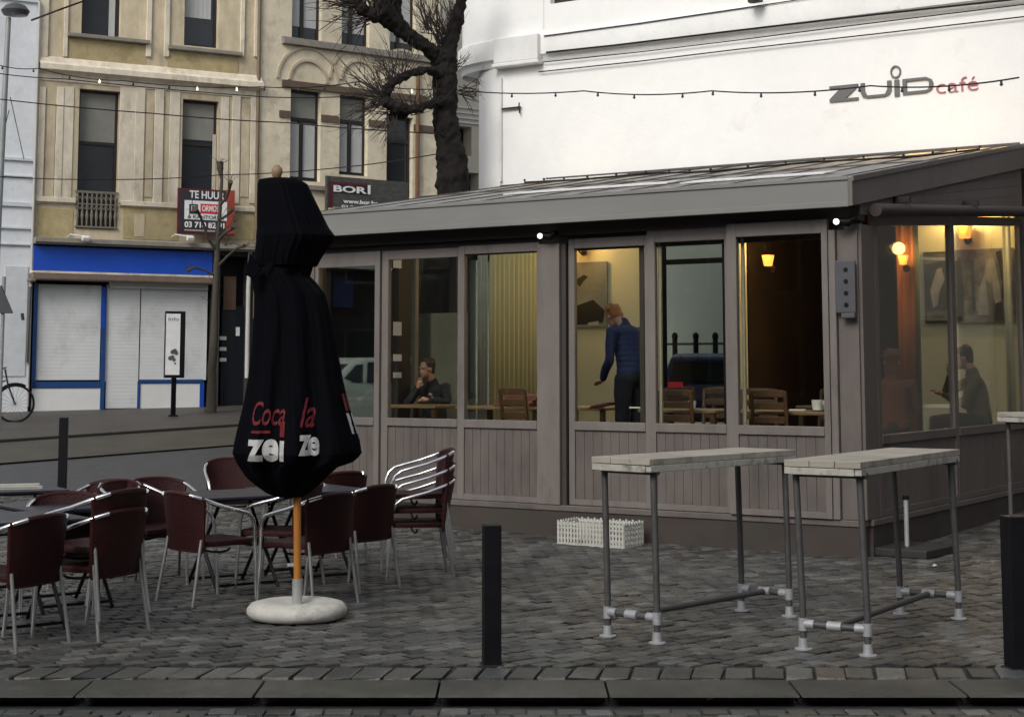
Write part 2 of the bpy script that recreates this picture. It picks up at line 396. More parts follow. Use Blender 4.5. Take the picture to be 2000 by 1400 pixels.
# ================================================================ CAFE BUILDING (white)
cafe = thing('cafe_building', 'white rendered cafe building with a rounded corner behind the taupe veranda', 'building', V.w(0,0), V.a)
def HY(px, py, y=VD): return V.hit(px, py, 'y', y)
XL = HY(976, 250).x                     # where the rounded corner starts
ZR = 4.44                               # roof meets wall
path = [(0.45, VD), (XL, VD)]
rad = .70
arc = [(XL - rad*math.sin(R(a)), VD+rad - rad*math.cos(R(a))) for a in range(9, 91, 9)]
pathL = [(XL, VD)] + arc + [(XL-rad, VD+2.2)]
up = MB()
zt = 13.0
wx0, wx1 = HY(1075,0).x, HY(1165,0).x; wz = HY(1100, 5).z
up = wall_mb(XL, 0.45, ZR-.02, zt, [(wx0, wx1, wz, wz+1.7)], y=VD, depth=.3)
up.strip([(p[0], p[1]) for p in reversed(pathL)], [(0, 0.1), (0, 6.3)])
path2 = [(XL, VD)] + [(XL-(rad+.36)*math.sin(R(a)), VD+rad-rad*math.cos(R(a))) for a in range(9, 91, 9)] + [(XL-rad-.36, VD+2.2)]
zc_ = HY(1067, 108).z-.03
up.strip(list(reversed(path2)), [(0, zc_), (0, zt)])
up.add([(x, y, zc_) for x, y in pathL]+[(x, y, zc_) for x, y in path2], [(i, i+1, len(pathL)+i+1, len(pathL)+i) for i in range(len(pathL)-1)])
up.poly([(0.45,VD,0),(0.45,11,0),(0.45,11,zt),(0.45,VD,zt)]); up.poly([(XL-rad,VD+2.2,zt),(0.45,VD+2.2,zt),(0.45,VD,zt),(XL,VD,zt)])
up.poly([(XL-rad,VD+2.2,5.2),(XL-rad,VD+2.2,zt),(0.45,VD+2.2,zt),(0.45,VD+2.2,5.2)])
up.build('wall', WHITEW, cafe, smooth=True)
# exterior strip of wall left of the veranda
MB().poly([(XL,VD,0),(-VL-.05,VD,0),(-VL-.05,VD,ZR-.02),(XL,VD,ZR-.02)]).build('wall', WHITEW, cafe)
# window above
wf = MB(); 
for a,b,c,d in ((wx0,wx1,wz,wz+.07),(wx0,wx0+.06,wz+.07,wz+1.7),(wx1-.06,wx1,wz+.07,wz+1.7)): wf.box(a,b,VD+.12,VD+.18,c,d)
wfo = wf.build('window', DFRAME, cafe); MB().poly([(wx0,VD+.15,wz),(wx1,VD+.15,wz),(wx1,VD+.15,wz+1.7),(wx0,VD+.15,wz+1.7)]).build('pane', DGLASS, wfo)
# cornice
zc = [HY(1067, q).z for q in (70, 108, 122)]
prof = [(0, zc[0]+.04), (.05, zc[0]+.02), (.065, zc[0]), (.065, zc[1]+.01), (.05, zc[1]), (.012, zc[1]-.03), (.01, zc[2]+.01), (0, zc[2])]
cm = MB(); full = list(reversed(path2)) + [(0.45, VD)]
cm.strip(full, prof); cm.build('cornice', WHITEC, cafe, smooth=True)
xb0, xb1 = HY(974,100).x, HY(1060,100).x
b = MB().box(xb0, xb1, VD-.15, VD-.01, zc[1]-.07, zc[0]+.02); b.box(xb0-.02, xb1+.02, VD-.17, VD-.01, zc[1]-.13, zc[1]-.073)
b.build('cornice_block', WHITEC, cafe, bevel=.015)
# dark sagging cables along the wall, just under the cornice
def cable(pts, r, label, name='cable', mat=BLACK, n=6):
    return tag(MB().tube(pts, r, n).build(name, mat, smooth=True), label, 'cable')
def wallpts(pxs, y=VD-.05): return [V.w(*HY(px, py, y)) for px, py in pxs]
cable(wallpts([(1067,103),(1200,89),(1440,60),(1700,30),(2010,-4)], VD-.08), .014, 'thick dark cable clipped along the bottom edge of the white cornice')
cable(wallpts([(1060,122),(1250,102),(1440,79),(1700,46),(2010,8)]), .008, 'middle dark cable of the three under the white cornice')
cable(wallpts([(1052,141),(1250,120),(1440,97),(1700,68),(2010,32)]), .009, 'lowest dark cable of the three under the white cornice')
cable(wallpts([(1062,71),(1250,46),(1440,18),(1600,-6)], VD-.08), .008, 'thin dark cable lying along the top edge of the white cornice')
pp = HY(979,140); qq = HY(976,348); pm = MB(); pm.tube([(pp.x+.01,VD-.035,pp.z-.1),(pp.x+.01,VD-.035,ZR+.02)], .022, 8); pm.build('downpipe', WHITEC, cafe, smooth=True)
pp = HY(1062,0); pm = MB(); pm.box(pp.x-.008,pp.x+.008,VD-.012,VD+.01,zc[0]+.1,zt); pm.build('wall_joint', WHITEC, cafe)
a = HY(983,214); b_ = HY(1019,211); hk = MB(); hk.box(a.x, b_.x, VD-.05, VD-.02, a.z-.012, a.z+.012); hk.tube([(b_.x-.03,VD-.03,a.z),(b_.x+.02,VD-.10,a.z+.05)], .012, 6); hk.tube([(b_.x-.03,VD-.03,a.z),(b_.x-.0,VD-.06,a.z-.09)], .012, 6)
hk.build('iron_hook', IRON, cafe)
a = HY(1476,4,VD-.2); hk = MB(); hk.box(a.x-.09,a.x+.09,VD-.26,VD-.165,a.z-.01,a.z+.10); hk.lathe([(.0,-.04),(.05,-.03),(.05,.06),(0,.08)], (a.x,VD-.28,a.z), 10); hk.build('wall_lamp', IRON, cafe)
# lettering
GREYL = M('grey_lettering', (.12,.12,.115), .5, var=.06)
REDL = M('dull_red_lettering', (.42,.13,.15), .5, var=.06)
lt = MB(); yl = VD
def bar(mb, x0, x1, z0, z1): mb.box(x0, x1, yl-.025, yl+.005, z0, z1)
zB = HY(1700,192).z; zT = HY(1700,162).z; hT = zT-zB; st = hT*.17
def LX(px, py=175): return HY(px, py).x
x0, x1 = LX(1621), LX(1677)     # Z
lt.prism([(x0,zB-.01),(x1,zB-.01),(x1,zB-.01+st),(x0+.22,zB-.01+st),(x1,zT-st*.9),(x1,zT),(x0,zT),(x0,zT-st),(x1-.24,zT-st),(x0,zB+st*.8)], yl-.025, yl+.005)
x0, x1 = LX(1682), LX(1742); w_ = .055   # U
lt.prism([(x0,zT),(x0,zB+.07),(x0+.03,zB+.02),(x0+.09,zB),(x1-.09,zB),(x1-.03,zB+.02),(x1,zB+.07),(x1,zT),(x1-w_,zT),(x1-w_,zB+.09),(x1-w_-.03,zB+st),(x0+w_+.03,zB+st),(x0+w_,zB+.09),(x0+w_,zT)], yl-.025, yl+.005)
x0, x1 = LX(1748), LX(1757.5); bar(lt, x0, x1, zB-.01, zT)
cxr, czr = LX(1751), HY(1751,141).z   # ring over the i
n = 24; ro, ri = (.070,.082), (.052,.064); vs = []
for (a_, c_) in (ro, ri):
    for yy in (yl-.025, yl+.005):
        vs += [(cxr+a_*math.cos(2*math.pi*k/n), yy, czr+c_*math.sin(2*math.pi*k/n)) for k in range(n)]
fs = []
for k in range(n):
    l = (k+1)%n; fs += [(k,l,2*n+l,2*n+k),(n+k,3*n+k,3*n+l,n+l),(k,n+k,n+l,l),(2*n+k,2*n+l,3*n+l,3*n+k)]
lt.add(vs, fs)
x0, x1 = LX(1764), LX(1824)   # D
o_ = [(x0,zB),(x1-.09,zB),(x1-.02,zB+.035),(x1,zB+.09),(x1,zT-.09),(x1-.02,zT-.035),(x1-.09,zT),(x0,zT)]
i_ = [(x0+.055,zB+st),(x1-.095,zB+st),(x1-.065,zB+st+.01),(x1-.055,zB+st+.03),(x1-.055,zT-st-.03),(x1-.065,zT-st-.01),(x1-.095,zT-st),(x0+.055,zT-st)]
vs = [(x,yl-.025,z) for x,z in o_]+[(x,yl-.025,z) for x,z in i_]+[(x,yl+.005,z) for x,z in o_]+[(x,yl+.005,z) for x,z in i_]
lt.add(vs, [(k,(k+1)%8,8+(k+1)%8,8+k) for k in range(8)]+[(k,16+k,16+(k+1)%8,(k+1)%8) for k in range(8)]+[(8+k,8+(k+1)%8,24+(k+1)%8,24+k) for k in range(8)])
lt.build('lettering', GREYL, cafe)
text_rect('café', LX(1829), LX(1911,165), HY(1870,180).z, HY(1890,150).z, yl+.002, .02, bold=-.012).build('lettering', REDL, cafe)
# --- interior side of the wall, seen through the veranda glass
wx = (HY(1297,600).x, HY(1420,600).x); dx = (HY(1447,600).x, -1.28)
wzt = 3.62
iw = wall_mb(-VL+.02, .0, .0, ZR-.03, [(wx[0]-.06, wx[1]+.06, 1.0, wzt), (dx[0], dx[1], .55, 3.75)], y=VD-.02, depth=.22)
iw.build('interior_wall', YEL, cafe)
# black framed interior window
f = MB(); a, b = wx[0]-.06, wx[1]+.06; zt_ = HY(1350,510).z
for q in ((a,a+.06,1.0,wzt),(b-.1,b,1.0,wzt),(a+.06,b-.1,wzt-.06,wzt),(a+.06,b-.1,1.0,1.07),(a+.06,b-.1,zt_-.035,zt_+.035)): f.box(q[0],q[1],VD+.02,VD+.08,q[2],q[3])
fo_ = f.build('window', BLACK, cafe); MB().poly([(a,VD+.05,1.0),(b,VD+.05,1.0),(b,VD+.05,wzt),(a,VD+.05,wzt)]).build('pane', glass('clear_glass_inner', (.8,.84,.82), 1.0), fo_)
# dark room behind the doorway
rm = MB(); x0, x1, y0, y1 = wx[1]+.07, .44, VD+.24, 10.0
rm.poly([(x0,y0,.55),(x0,y1,.55),(x0,y1,4.2),(x0,y0,4.2)]); rm.poly([(x1,y0,.55),(x1,y1,.55),(x1,y1,4.2),(x1,y0,4.2)])
rm.poly([(x0,y1,.55),(x1,y1,.55),(x1,y1,4.2),(x0,y1,4.2)]); rm.poly([(x0,y0,4.2),(x1,y0,4.2),(x1,y1,4.2),(x0,y1,4.2)])
rm.poly([(dx[1],y0+.01,.55),(x1,y0+.01,.55),(x1,y0+.01,4.2),(dx[1],y0+.01,4.2)]); rm.poly([(x0,y0+.01,.55),(dx[0],y0+.01,.55),(dx[0],y0+.01,4.2),(x0,y0+.01,4.2)])
rm.build('inner_room', DARKW, cafe)
MB().poly([(x0,VD-.02,.549),(x1,VD-.02,.549),(x1,y1,.549),(x0,y1,.549)]).build('inner_floor', FLOORW, cafe)
# made-up open yard standing for the street reflected in the interior window
YARD_ADDED = M('pale_yard_render', (.74,.77,.68), .85, var=.08, scale=1.2, var2=.15)
yd = MB(); yd.box(-12, wx[1]+.05, 11.4, 11.6, 0, 4.6); yd.build('yard_wall', YARD_ADDED, cafe)
yf = MB().box(-12, wx[1]+.05, VD+2.25, 11.4, -.3, .5); yf.box(-7.4, wx[1]+.05, VD+.25, VD+2.25, .2, .5)
yf.build('yard_floor', M('yard_concrete', (.12,.12,.12), .8), cafe)

# ================================================================ VERANDA
ver = thing('veranda', 'taupe timber and glass veranda with a grey roof built against the white cafe', 'veranda', V.w(0,0), V.a)
def hx(px, py=650, y=0.0): return V.hit(px, py, 'y', y).x
def hside(px, py=650): return V.hit(px, py, 'x', 0.0).y
# plinth and bottom rail
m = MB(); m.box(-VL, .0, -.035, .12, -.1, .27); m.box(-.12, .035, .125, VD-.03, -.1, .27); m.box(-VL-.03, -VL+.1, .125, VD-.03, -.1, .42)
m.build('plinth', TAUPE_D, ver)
m = MB(); m.box(-VL, .01, -.05, .1, .273, .33); m.box(-.1, .05, .105, VD-.03, .273, .33); m.build('bottom_rail', TAUPE, ver, bevel=.006)
ZS, ZH = 1.175, 2.975
# posts
posts = [(hx(1627), 0.02), (hx(1057), hx(1104)), (-VL, hx(628) if hx(628) < -VL+.25 else -VL+.12)]
m = MB(); m.box(hx(1640), .0, -.03, .14, .332, 3.0); m.build('post', TAUPE, ver, bevel=.006)
m = MB(); m.box(hx(1626), hx(1640)-.004, -.07, .06, .332, 3.0); m.build('post', TAUPE_L, ver, bevel=.005)
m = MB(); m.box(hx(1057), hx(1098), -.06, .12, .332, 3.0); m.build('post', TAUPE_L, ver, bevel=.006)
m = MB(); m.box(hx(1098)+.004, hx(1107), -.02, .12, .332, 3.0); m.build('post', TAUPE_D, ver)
m = MB(); m.box(-VL, -VL+.12, -.04, .12, .332, 3.0); m.build('post', TAUPE, ver, bevel=.006)
# sashes (frame > pane, panel)
def sash(xa, xb, y, wl=.09, wr=.09, top=.1, ztop=ZH, panel=True, zs=ZS, ax='y', zb=.335, ztop2=None, mat=TAUPE_L):
    """frame with glass above and boarded panel below; local axis along x (front) or along y (side)"""
    def bx(mb, a, b, c, d, y0, y1, d2=None):
        d2 = d if d2 is None else d2
        if ax == 'y': return mb.box(a, b, y+y0, y+y1, c, d)
        ys = [-y0, -y1]
        return mb.hexa([(ys[0],a,c),(ys[0],b,c),(ys[1],b,c),(ys[1],a,c),(ys[0],a,d),(ys[0],b,d2),(ys[1],b,d2),(ys[1],a,d)])
    zt2 = ztop if ztop2 is None else ztop2
    def zt_at(p): return ztop+(zt2-ztop)*(p-xa)/(xb-xa)
    f = MB()
    bx(f, xa, xa+wl, zb, zt_at(xa)+top, -.03, .03, zt_at(xa+wl)+top); bx(f, xb-wr, xb, zb, zt_at(xb-wr)+top, -.03, .03, zt_at(xb)+top)
    if ax == 'y':
        bx(f, xa+wl, xb-wr, ztop, ztop+top, -.028, .028)
    else:
        a, b = xa+wl, xb-wr; f.hexa([(.028,a,zt_at(a)),(.028,b,zt_at(b)),(-.028,b,zt_at(b)),(-.028,a,zt_at(a)),(.028,a,zt_at(a)+top),(.028,b,zt_at(b)+top),(-.028,b,zt_at(b)+top),(-.028,a,zt_at(a)+top)])
    bx(f, xa+wl, xb-wr, zs-.085, zs, -.036, .028); bx(f, xa+wl, xb-wr, zb, zb+.06, -.028, .028)
    fo = f.build('window_sash', mat, ver, bevel=.004)
    p = MB(); nb = max(3, int((xb-xa-wl-wr)/.095)); wd = (xb-xa-wl-wr)/nb
    for k in range(nb):
        a = xa+wl+k*wd; bx(p, a+.002, a+wd-.002, zb+.062, zs-.087, -.012, .02)
    bx(p, xa+wl, xb-wr, zb+.062, zs-.087, -.008, -.004) if False else bx(p, xa+wl, xb-wr, zb+.062, zs-.087, .021, .026)
    p.build('boarded_panel', TAUPE, fo)
    g = MB(); a, b = xa+wl-.005, xb-wr+.005
    if ax == 'y': g.box(a, b, y-.003, y+.003, zs-.003, ztop+.003)
    else: g.hexa([(.003,a,zs-.003),(.003,b,zs-.003),(-.003,b,zs-.003),(-.003,a,zs-.003),(.003,a,zt_at(a)),(.003,b,zt_at(b)),(-.003,b,zt_at(b)),(-.003,a,zt_at(a))])
    g.build('pane', GLASS, fo)
    return fo
def innerbar(px, y, w=.03, z0=ZS, z1=ZH, mat=None):
    x = hx(px, 650, y); MB().box(x-w/2, x+w/2, y-.015, y+.015, z0+.002, z1-.002).build('glazing_bar', mat or M('pale_glazing_bar', (.42,.40,.33), .5), ver)
sash(hx(1428), hx(1625), -.05, wl=.10, wr=.06, top=.13)
sash(hx(1266), hx(1427), .015, wl=.085, wr=.05, top=.12, ztop=ZH-.01)
sash(hx(1109), hx(1265), .045, wl=.07, wr=.04, top=.1, ztop=ZH-.03)
sash(hx(899), hx(1056), .0, wl=.07, wr=.03, top=.09, ztop=ZH-.04, mat=TAUPE_L)
sash(hx(745), hx(898), .03, wl=.09, wr=.03, top=.1, ztop=ZH-.06)
sash(-VL+.125, hx(744), .0, wl=.05, wr=.07, top=.16, ztop=ZH-.12)
innerbar(1290, .09); innerbar(1453, .07); innerbar(1255, .12, .05, mat=TAUPE_D); innerbar(1418, .12, .05, mat=BLACK)
# header beam and shadowed soffit
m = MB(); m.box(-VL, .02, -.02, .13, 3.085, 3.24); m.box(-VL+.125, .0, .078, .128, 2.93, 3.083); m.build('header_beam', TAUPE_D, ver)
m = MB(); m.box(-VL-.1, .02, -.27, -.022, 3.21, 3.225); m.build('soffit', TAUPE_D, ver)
# front fascia
EZ0, EZ1 = 3.185, 3.455
m = MB(); m.box(-VL-.14, .03, -.31, -.275, EZ0, EZ1); m.box(-VL-.14, .035, -.325, -.312, EZ1-.025, EZ1+.012); m.box(-VL-.14, .035, -.32, -.312, EZ0, EZ0+.05)
m.build('fascia', FASCIA, ver, bevel=.005)
# side: glass, posts, gable, raking fascia
def zroof(y): return EZ1 + (ZR-EZ1)*(y+.3)/(VD+.3)
s0, s1, s2, s3 = hside(1706), hside(1859), hside(1860), hside(1994)
h0 = V.hit(1716, 442, 'x', 0).z; h1 = V.hit(1992, 442, 'x', 0).z
sl = (h1-h0)/(hside(1992)-hside(1716))
def hd(y): return h0 + sl*(y-hside(1716))
SW = 1.09
m = MB(); m.box(-.14, .03, .0, s0-.01, .332, 3.05); m.build('post', TAUPE_D if False else TAUPE, ver, bevel=.006)
sash(s0, s1, 0, wl=.1, wr=.05, top=.1, ztop=hd(s0), ztop2=hd(s1), ax='x', zs=SW, mat=TAUPE)
sash(s2, s3+.12, 0, wl=.06, wr=.12, top=.1, ztop=hd(s2), ztop2=hd(s3), ax='x', zs=SW, mat=TAUPE)
sash(s3+.125, VD-.1, 0, wl=.06, wr=.1, top=.1, ztop=hd(s3+.1), ztop2=hd(VD-.1), ax='x', zs=SW, mat=TAUPE)
g = MB(); nb = 12
nb = 6
ya, yb_ = .0, VD-.04
for k in range(nb):          # gable boarding between the raking head and the raking roof
    def zz(y, f): return (hd(y)+.103)*(1-f) + (zroof(y)-.12)*f
    f0, f1 = k/nb, (k+.97)/nb
    g.hexa([(.0,ya,zz(ya,f0)),(.03,ya,zz(ya,f0)),(.03,yb_,zz(yb_,f0)),(.0,yb_,zz(yb_,f0)),(.0,ya,zz(ya,f1)),(.03,ya,zz(ya,f1)),(.03,yb_,zz(yb_,f1)),(.0,yb_,zz(yb_,f1))])
g.build('gable_boards', TAUPE_L, ver)
g = MB(); g.hexa([(-.012,ya,zz(ya,0)),(-.002,ya,zz(ya,0)),(-.002,yb_,zz(yb_,0)),(-.012,yb_,zz(yb_,0)),(-.012,ya,zz(ya,1)),(-.002,ya,zz(ya,1)),(-.002,yb_,zz(yb_,1)),(-.012,yb_,zz(yb_,1))]); g.build('gable_backing', TAUPE_D, ver)
g = MB(); a, b = -.32, VD-.02       # raking fascia
for (xo, zo0, zo1, w0, w1) in ((.12, -.17, .0, .036, .075), (.157, -.035, .012, .0755, .09)):
    g.hexa([(w0,a,zroof(a)+zo0-.09*(zo0<-.1)),(w1,a,zroof(a)+zo0-.09*(zo0<-.1)),(w1,b,zroof(b)+zo0-.12*(zo0<-.1)),(w0,b,zroof(b)+zo0-.12*(zo0<-.1)),
            (w0,a,zroof(a)+zo1),(w1,a,zroof(a)+zo1),(w1,b,zroof(b)+zo1),(w0,b,zroof(b)+zo1)])
g.build('raking_fascia', TAUPE_L, ver)
# awning roll on the side
z0 = V.hit(1705, 402, 'x', .1).z; z1 = V.hit(1998, 407, 'x', .1).z
AWN = M('purple_brown_awning', (.050,.034,.034), .7, var=.2, scale=6)
m = MB(); m.tube([(.12, .15, z0-.04), (.12, VD-.15, z0-.04+(z1-z0)*(VD-.3)/(hside(1998)-hside(1705)))], .062, 14); awo = m.build('awning_roll', AWN, ver, smooth=True)
m = MB()
for t in (.9, 3.1): m.box(.03, .2, t-.02, t+.02, z0+.03+.07*t, z0+.09+.07*t)
m.build('awning_bracket', IRON, ver)
# left end wall of the veranda (glazed above a low panel)
x = -VL
m = MB()
for a, b in ((.12,.22),(1.62,1.88),(2.86,2.93),(5.3,5.46)): m.box(x-.02, x+.08, a, b, .42, 3.2+.15*a)
m.box(x-.015, x+.075, .22, 5.3, .42, 1.05)
m.build('end_wall', TAUPE_D, ver)
m = MB(); m.box(x+.0, x+.06, 2.0, 2.07, 1.05, 3.3); m.build('glazing_bar', M('beige_post', (.30,.27,.19), .6), ver)
m = MB(); m.box(x+.025, x+.031, .22, 5.3, 1.05, 3.15); m.build('pane', glass('end_glass', (.9,.93,.92), .8), ver)
m = MB(); m.add([(x-.02,0,3.15),(x+.08,0,3.15),(x+.08,VD-.03,3.15),(x-.02,VD-.03,3.15),(x-.02,0,zroof(0)-.1),(x+.08,0,zroof(0)-.1),(x+.08,VD-.03,zroof(VD)-.1),(x-.02,VD-.03,zroof(VD)-.1)], [(0,3,2,1),(4,5,6,7),(0,1,5,4),(1,2,6,5),(2,3,7,6),(3,0,4,7)])
m.build('end_gable', TAUPE_D, ver)
PAPER = M('white_paper', (.8,.8,.78), .8, var=.05)
for py0, py1 in ((503,523),(629,655),(692,705),(727,738)):
    a = V.hit(768, py1, 'x', x+.085); b = V.hit(784, py0, 'x', x+.085)
    MB().box(x+.082, x+.088, a.y, b.y, a.z, b.z).build('notice', PAPER, ver)
# roof
ROOF = M('grey_roof_sheet', (.38,.38,.39), .5, var=.15, scale=6, var2=.35, dirt=((.09,.085,.075), 3, .5, .72))
nt_ = ROOF.node_tree; b_ = nt_.nodes['Principled BSDF']; tl_ = nt_.nodes.new('ShaderNodeBsdfTranslucent'); tl_.inputs[0].default_value = (.90,.94,.95,1)
mx_ = nt_.nodes.new('ShaderNodeMixShader'); mx_.inputs[0].default_value = .5; nt_.links.new(b_.outputs[0], mx_.inputs[1]); nt_.links.new(tl_.outputs[0], mx_.inputs[2]); nt_.links.new(mx_.outputs[0], nt_.nodes['Material Output'].inputs['Surface'])  # translucent share added so daylight brightens the room below
ROOFD = M('dark_roof_trim', (.07,.065,.062), .6, var=.25, scale=9)
m = MB(); x0, x1 = -VL-.12, .035
m.poly([(x0,-.30,EZ1-.005),(x1,-.30,EZ1-.005),(x1,VD-.01,ZR-.01),(x0,VD-.01,ZR-.01)])
rf = m.build('roof', ROOF, ver)
m = MB(); k = 0; xx = x0+.2
while xx < x1-.1:
    m.hexa([(xx-.012,-.28,EZ1-.004),(xx+.012,-.28,EZ1-.004),(xx+.012,VD-.05,ZR-.009-.005),(xx-.012,VD-.05,ZR-.014),(xx-.012,-.28,EZ1+.006),(xx+.012,-.28,EZ1+.006),(xx+.012,VD-.05,ZR+.000),(xx-.012,VD-.05,ZR+.000)]); xx += .58
m.build('roof_batten', ROOFD, rf)
m = MB()
for t, h, q in ((2.3,.012,.02),(4.2,.012,.02),(5.40,.03,.05)):
    m.box(x0, x1, t, t+q, zroof(t)+.0, zroof(t)+h)
m.build('flashing', ROOFD, rf)
BRT = M('wet_bright_sheet', (.6,.6,.6), .3, var=.1)  # pale colour painted in for reflections on the wet roof
m = MB(); 
for t, xa, xb in ((1.0,-4.6,-2.5),(.7,-2.2,-.6),(4.7,-6.5,-5.2)):
    z = zroof(t)+.004; m.hexa([(xa,t,z),(xb,t,z),(xb,t+.35,zroof(t+.35)+.004),(xa,t+.35,zroof(t+.35)+.004),(xa,t,z+.012),(xb,t,z+.012),(xb,t+.35,zroof(t+.35)+.016),(xa,t+.35,zroof(t+.35)+.016)])
m.build('roof_light_sheet', BRT, rf)
# floor
MB().box(-VL+.1, -.12, .13, VD-.03, .45, .55).build('floor', FLOORW, ver)
# ceiling
m = MB()
for k in range(11):
    xx = -VL+.3+k*.6; m.hexa([(xx,.13,zroof(.13)-.16),(xx+.06,.13,zroof(.13)-.16),(xx+.06,VD-.03,zroof(VD)-.16),(xx,VD-.03,zroof(VD)-.16),(xx,.13,zroof(.13)-.056),(xx+.06,.13,zroof(.13)-.056),(xx+.06,VD-.03,zroof(VD)-.062),(xx,VD-.03,zroof(VD)-.062)])
m.build('rafters', M('pale_rafter_paint', (.6,.6,.56), .6), ver)
# inside sill ledge
m = MB(); m.box(-VL+.13, -.15, .14, .36, 1.05, 1.09); m.build('window_ledge', WOODI, ver)

# ================================================================ HOUSES AT THE BACK LEFT
zg = gf(FB.o.x, FB.o.y)
def P(px, py, y=0.0): return FB.hit(px, py, 'y', y)
def rect(x0, x1, y0, y1, y=0.0):       # pixel rectangle -> (xa, xb, za, zb) on the facade
    cx, cy = (x0+x1)/2, (y0+y1)/2
    a, b = P(x0, cy, y), P(x1, cy, y); c, d = P(cx, y1, y), P(cx, y0, y)
    return (a.x, b.x, c.z, d.z)
def window(parent, r, y, frame=DFRAME, pane=DGLASS, mull=None, trans=None, fw=.06, blind=None, curtain=None, P_=None, name='window'):
    a, b, c, d = r; f = MB()
    f.box(a,a+fw,y,y+.06,c,d); f.box(b-fw,b,y,y+.06,c,d); f.box(a+fw,b-fw,y,y+.06,d-fw,d); f.box(a+fw,b-fw,y,y+.06,c,c+fw)
    if mull is not None: x = a+(b-a)*mull; f.box(x-.045,x+.045,y-.01,y+.05,c+fw,d-fw if trans is None else c+(d-c)*trans-.03)
    if trans is not None: z = c+(d-c)*trans; f.box(a+fw,b-fw,y-.004,y+.056,z-.035,z+.035)
    fo = f.build(name, frame, parent)
    MB().poly([(a,y+.035,c),(b,y+.035,c),(b,y+.035,d),(a,y+.035,d)]).build('pane', pane, fo)
    if blind: u0,u1,v0,v1,mt = blind; MB().box(a+(b-a)*u0,a+(b-a)*u1,y+.02,y+.03,c+(d-c)*v0,c+(d-c)*v1).build('blind', mt, fo)
    for q in (curtain or []):
        u0,u1,v0,v1 = q; m = MB(); n = 12; vs = []
        for k in range(n+1):
            x = a+(b-a)*(u0+(u1-u0)*k/n); yy = y+.026+.004*(k%2); vs += [(x,yy,c+(d-c)*v0),(x,yy,c+(d-c)*v1)]
        m.add(vs, [(2*k,2*k+2,2*k+3,2*k+1) for k in range(n)]); m.build('curtain', CURT, fo)
    return fo
# ---- ochre house with the blue shop
oh = thing('ochre_house', 'narrow ochre rendered house over the shuttered shop with the blue signboard', 'house', FB.w(0,0), FB.a)
xa, xb = P(68,400).x, P(506,300).x
W1 = rect(161,238,-110,72); W2 = rect(361,428,-80,92)
W3 = rect(152,232,176,448); W4 = rect(355,426,196,420)
zled = P(240,478).z
ops = [W1, W2, W3, W4]
zt = 13.5
wm = wall_mb(xa, xb, zled, zt, ops, 0, .28); wm.poly([(xa,0,zled),(xa,9,zled),(xa,9,zt),(xa,0,zt)]); wm.poly([(xb,0,zled),(xb,9,zled),(xb,9,zt),(xb,0,zt)]); wm.poly([(xa,0,zt),(xb,0,zt),(xb,9,zt),(xa,9,zt)]); wm.poly([(xa,9,0),(xb,9,0),(xb,9,zt),(xa,9,zt)])
wm.build('wall', SANDY, oh)
m = MB(); xa2 = P(60,640).x
# ground floor: surround, with shop opening
S_out = rect(62, 415, 552, 800); zshop0 = zg-.02
xs0, xs1 = P(62,600).x, P(413,600).x; xd0, xd1 = P(428,640).x, P(486,640).x
zs1 = P(240,548).z
wall_mb(xa, xb, zshop0-.3, zled, [(xs0, xs1, zshop0-.25, zs1), (xd0, xd1, zshop0-.25, P(455,500).z)], 0, .45, m)
m.build('ground_floor_wall', M('dark_shop_wall', (.05,.045,.045), .7, var=.2, scale=4), oh)
# pilasters and panels (raised trim)
m = MB()
def tr(x0,x1,y0,y1,d0=.0,d1=.05, mb=None):
    a,b,c,d = rect(x0,x1,y0,y1); (mb or m).box(a,b,-d1,-d0-.001,c,d)
for (x0,x1) in ((79,96),(126,134),(287,297),(322,332),(470,478),(497,506)): tr(x0,x1,-120,112)
for (x0,x1) in ((74,86),(108,122),(262,281),(300,318),(452,468),(488,503)): tr(x0,x1,170,398,.0,.035)
tr(232,262,170,398,0,.02); tr(122,142,170,398,0,.02); tr(330,350,180,400,0,.02); tr(430,446,190,400,0,.02)
m.build('pilaster', SANDP, oh, bevel=.01)
m = MB()
for (x0,x1,y0,y1) in ((134,285,82,122),(327,465,108,143)): tr(x0,x1,y0,y1,0,.015)
for (x0,x1,y0,y1) in ((74,142,408,468),(240,348,408,468),(430,497,412,468)): tr(x0,x1,y0,y1,0,.012)
m.build('apron_panel', OLIVE, oh)
m = MB()
for (x0,x1,y0,y1) in ((262,282,418,462),(90,106,200,385),(284,298,200,385),(470,486,205,385)): tr(x0,x1,y0,y1,0,.022)
m.build('recess_panel', SANDY, oh)
m = MB(); m.strip([(xa-.02,0),(xb+.02,0)], [(0,P(290,128).z),(.06,P(290,132).z),(.10,P(290,140).z),(.20,P(290,145).z),(.20,P(290,155).z),(.12,P(290,158).z),(.05,P(290,162).z),(.03,P(290,174).z),(0,P(290,176).z)])
m.build('cornice', SANDP, oh)
m = MB(); m.strip([(xa-.01,0),(W3[0]-.04,0)], [(0,P(290,394).z),(.07,P(290,396).z),(.08,P(290,404).z),(.02,P(290,407).z),(0,P(290,408).z)]); m.strip([(W3[1]+.04,0),(W4[0]-.02,0)], [(0,P(290,394).z),(.07,P(290,396).z),(.08,P(290,404).z),(.02,P(290,407).z),(0,P(290,408).z)]); m.strip([(W4[1]+.04,0),(xb,0)], [(0,P(290,394).z),(.07,P(290,396).z),(.08,P(290,404).z),(.02,P(290,407).z),(0,P(290,408).z)])
m.build('sill_band', SANDP, oh)
m = MB()
for (a,b) in ((rect(130,290,73,80),0),(rect(326,470,97,104),0)): m.box(a[0],a[1],-.14,.0,a[2],a[3])
so = m.build('window_sill', BLUEST, oh, bevel=.008)
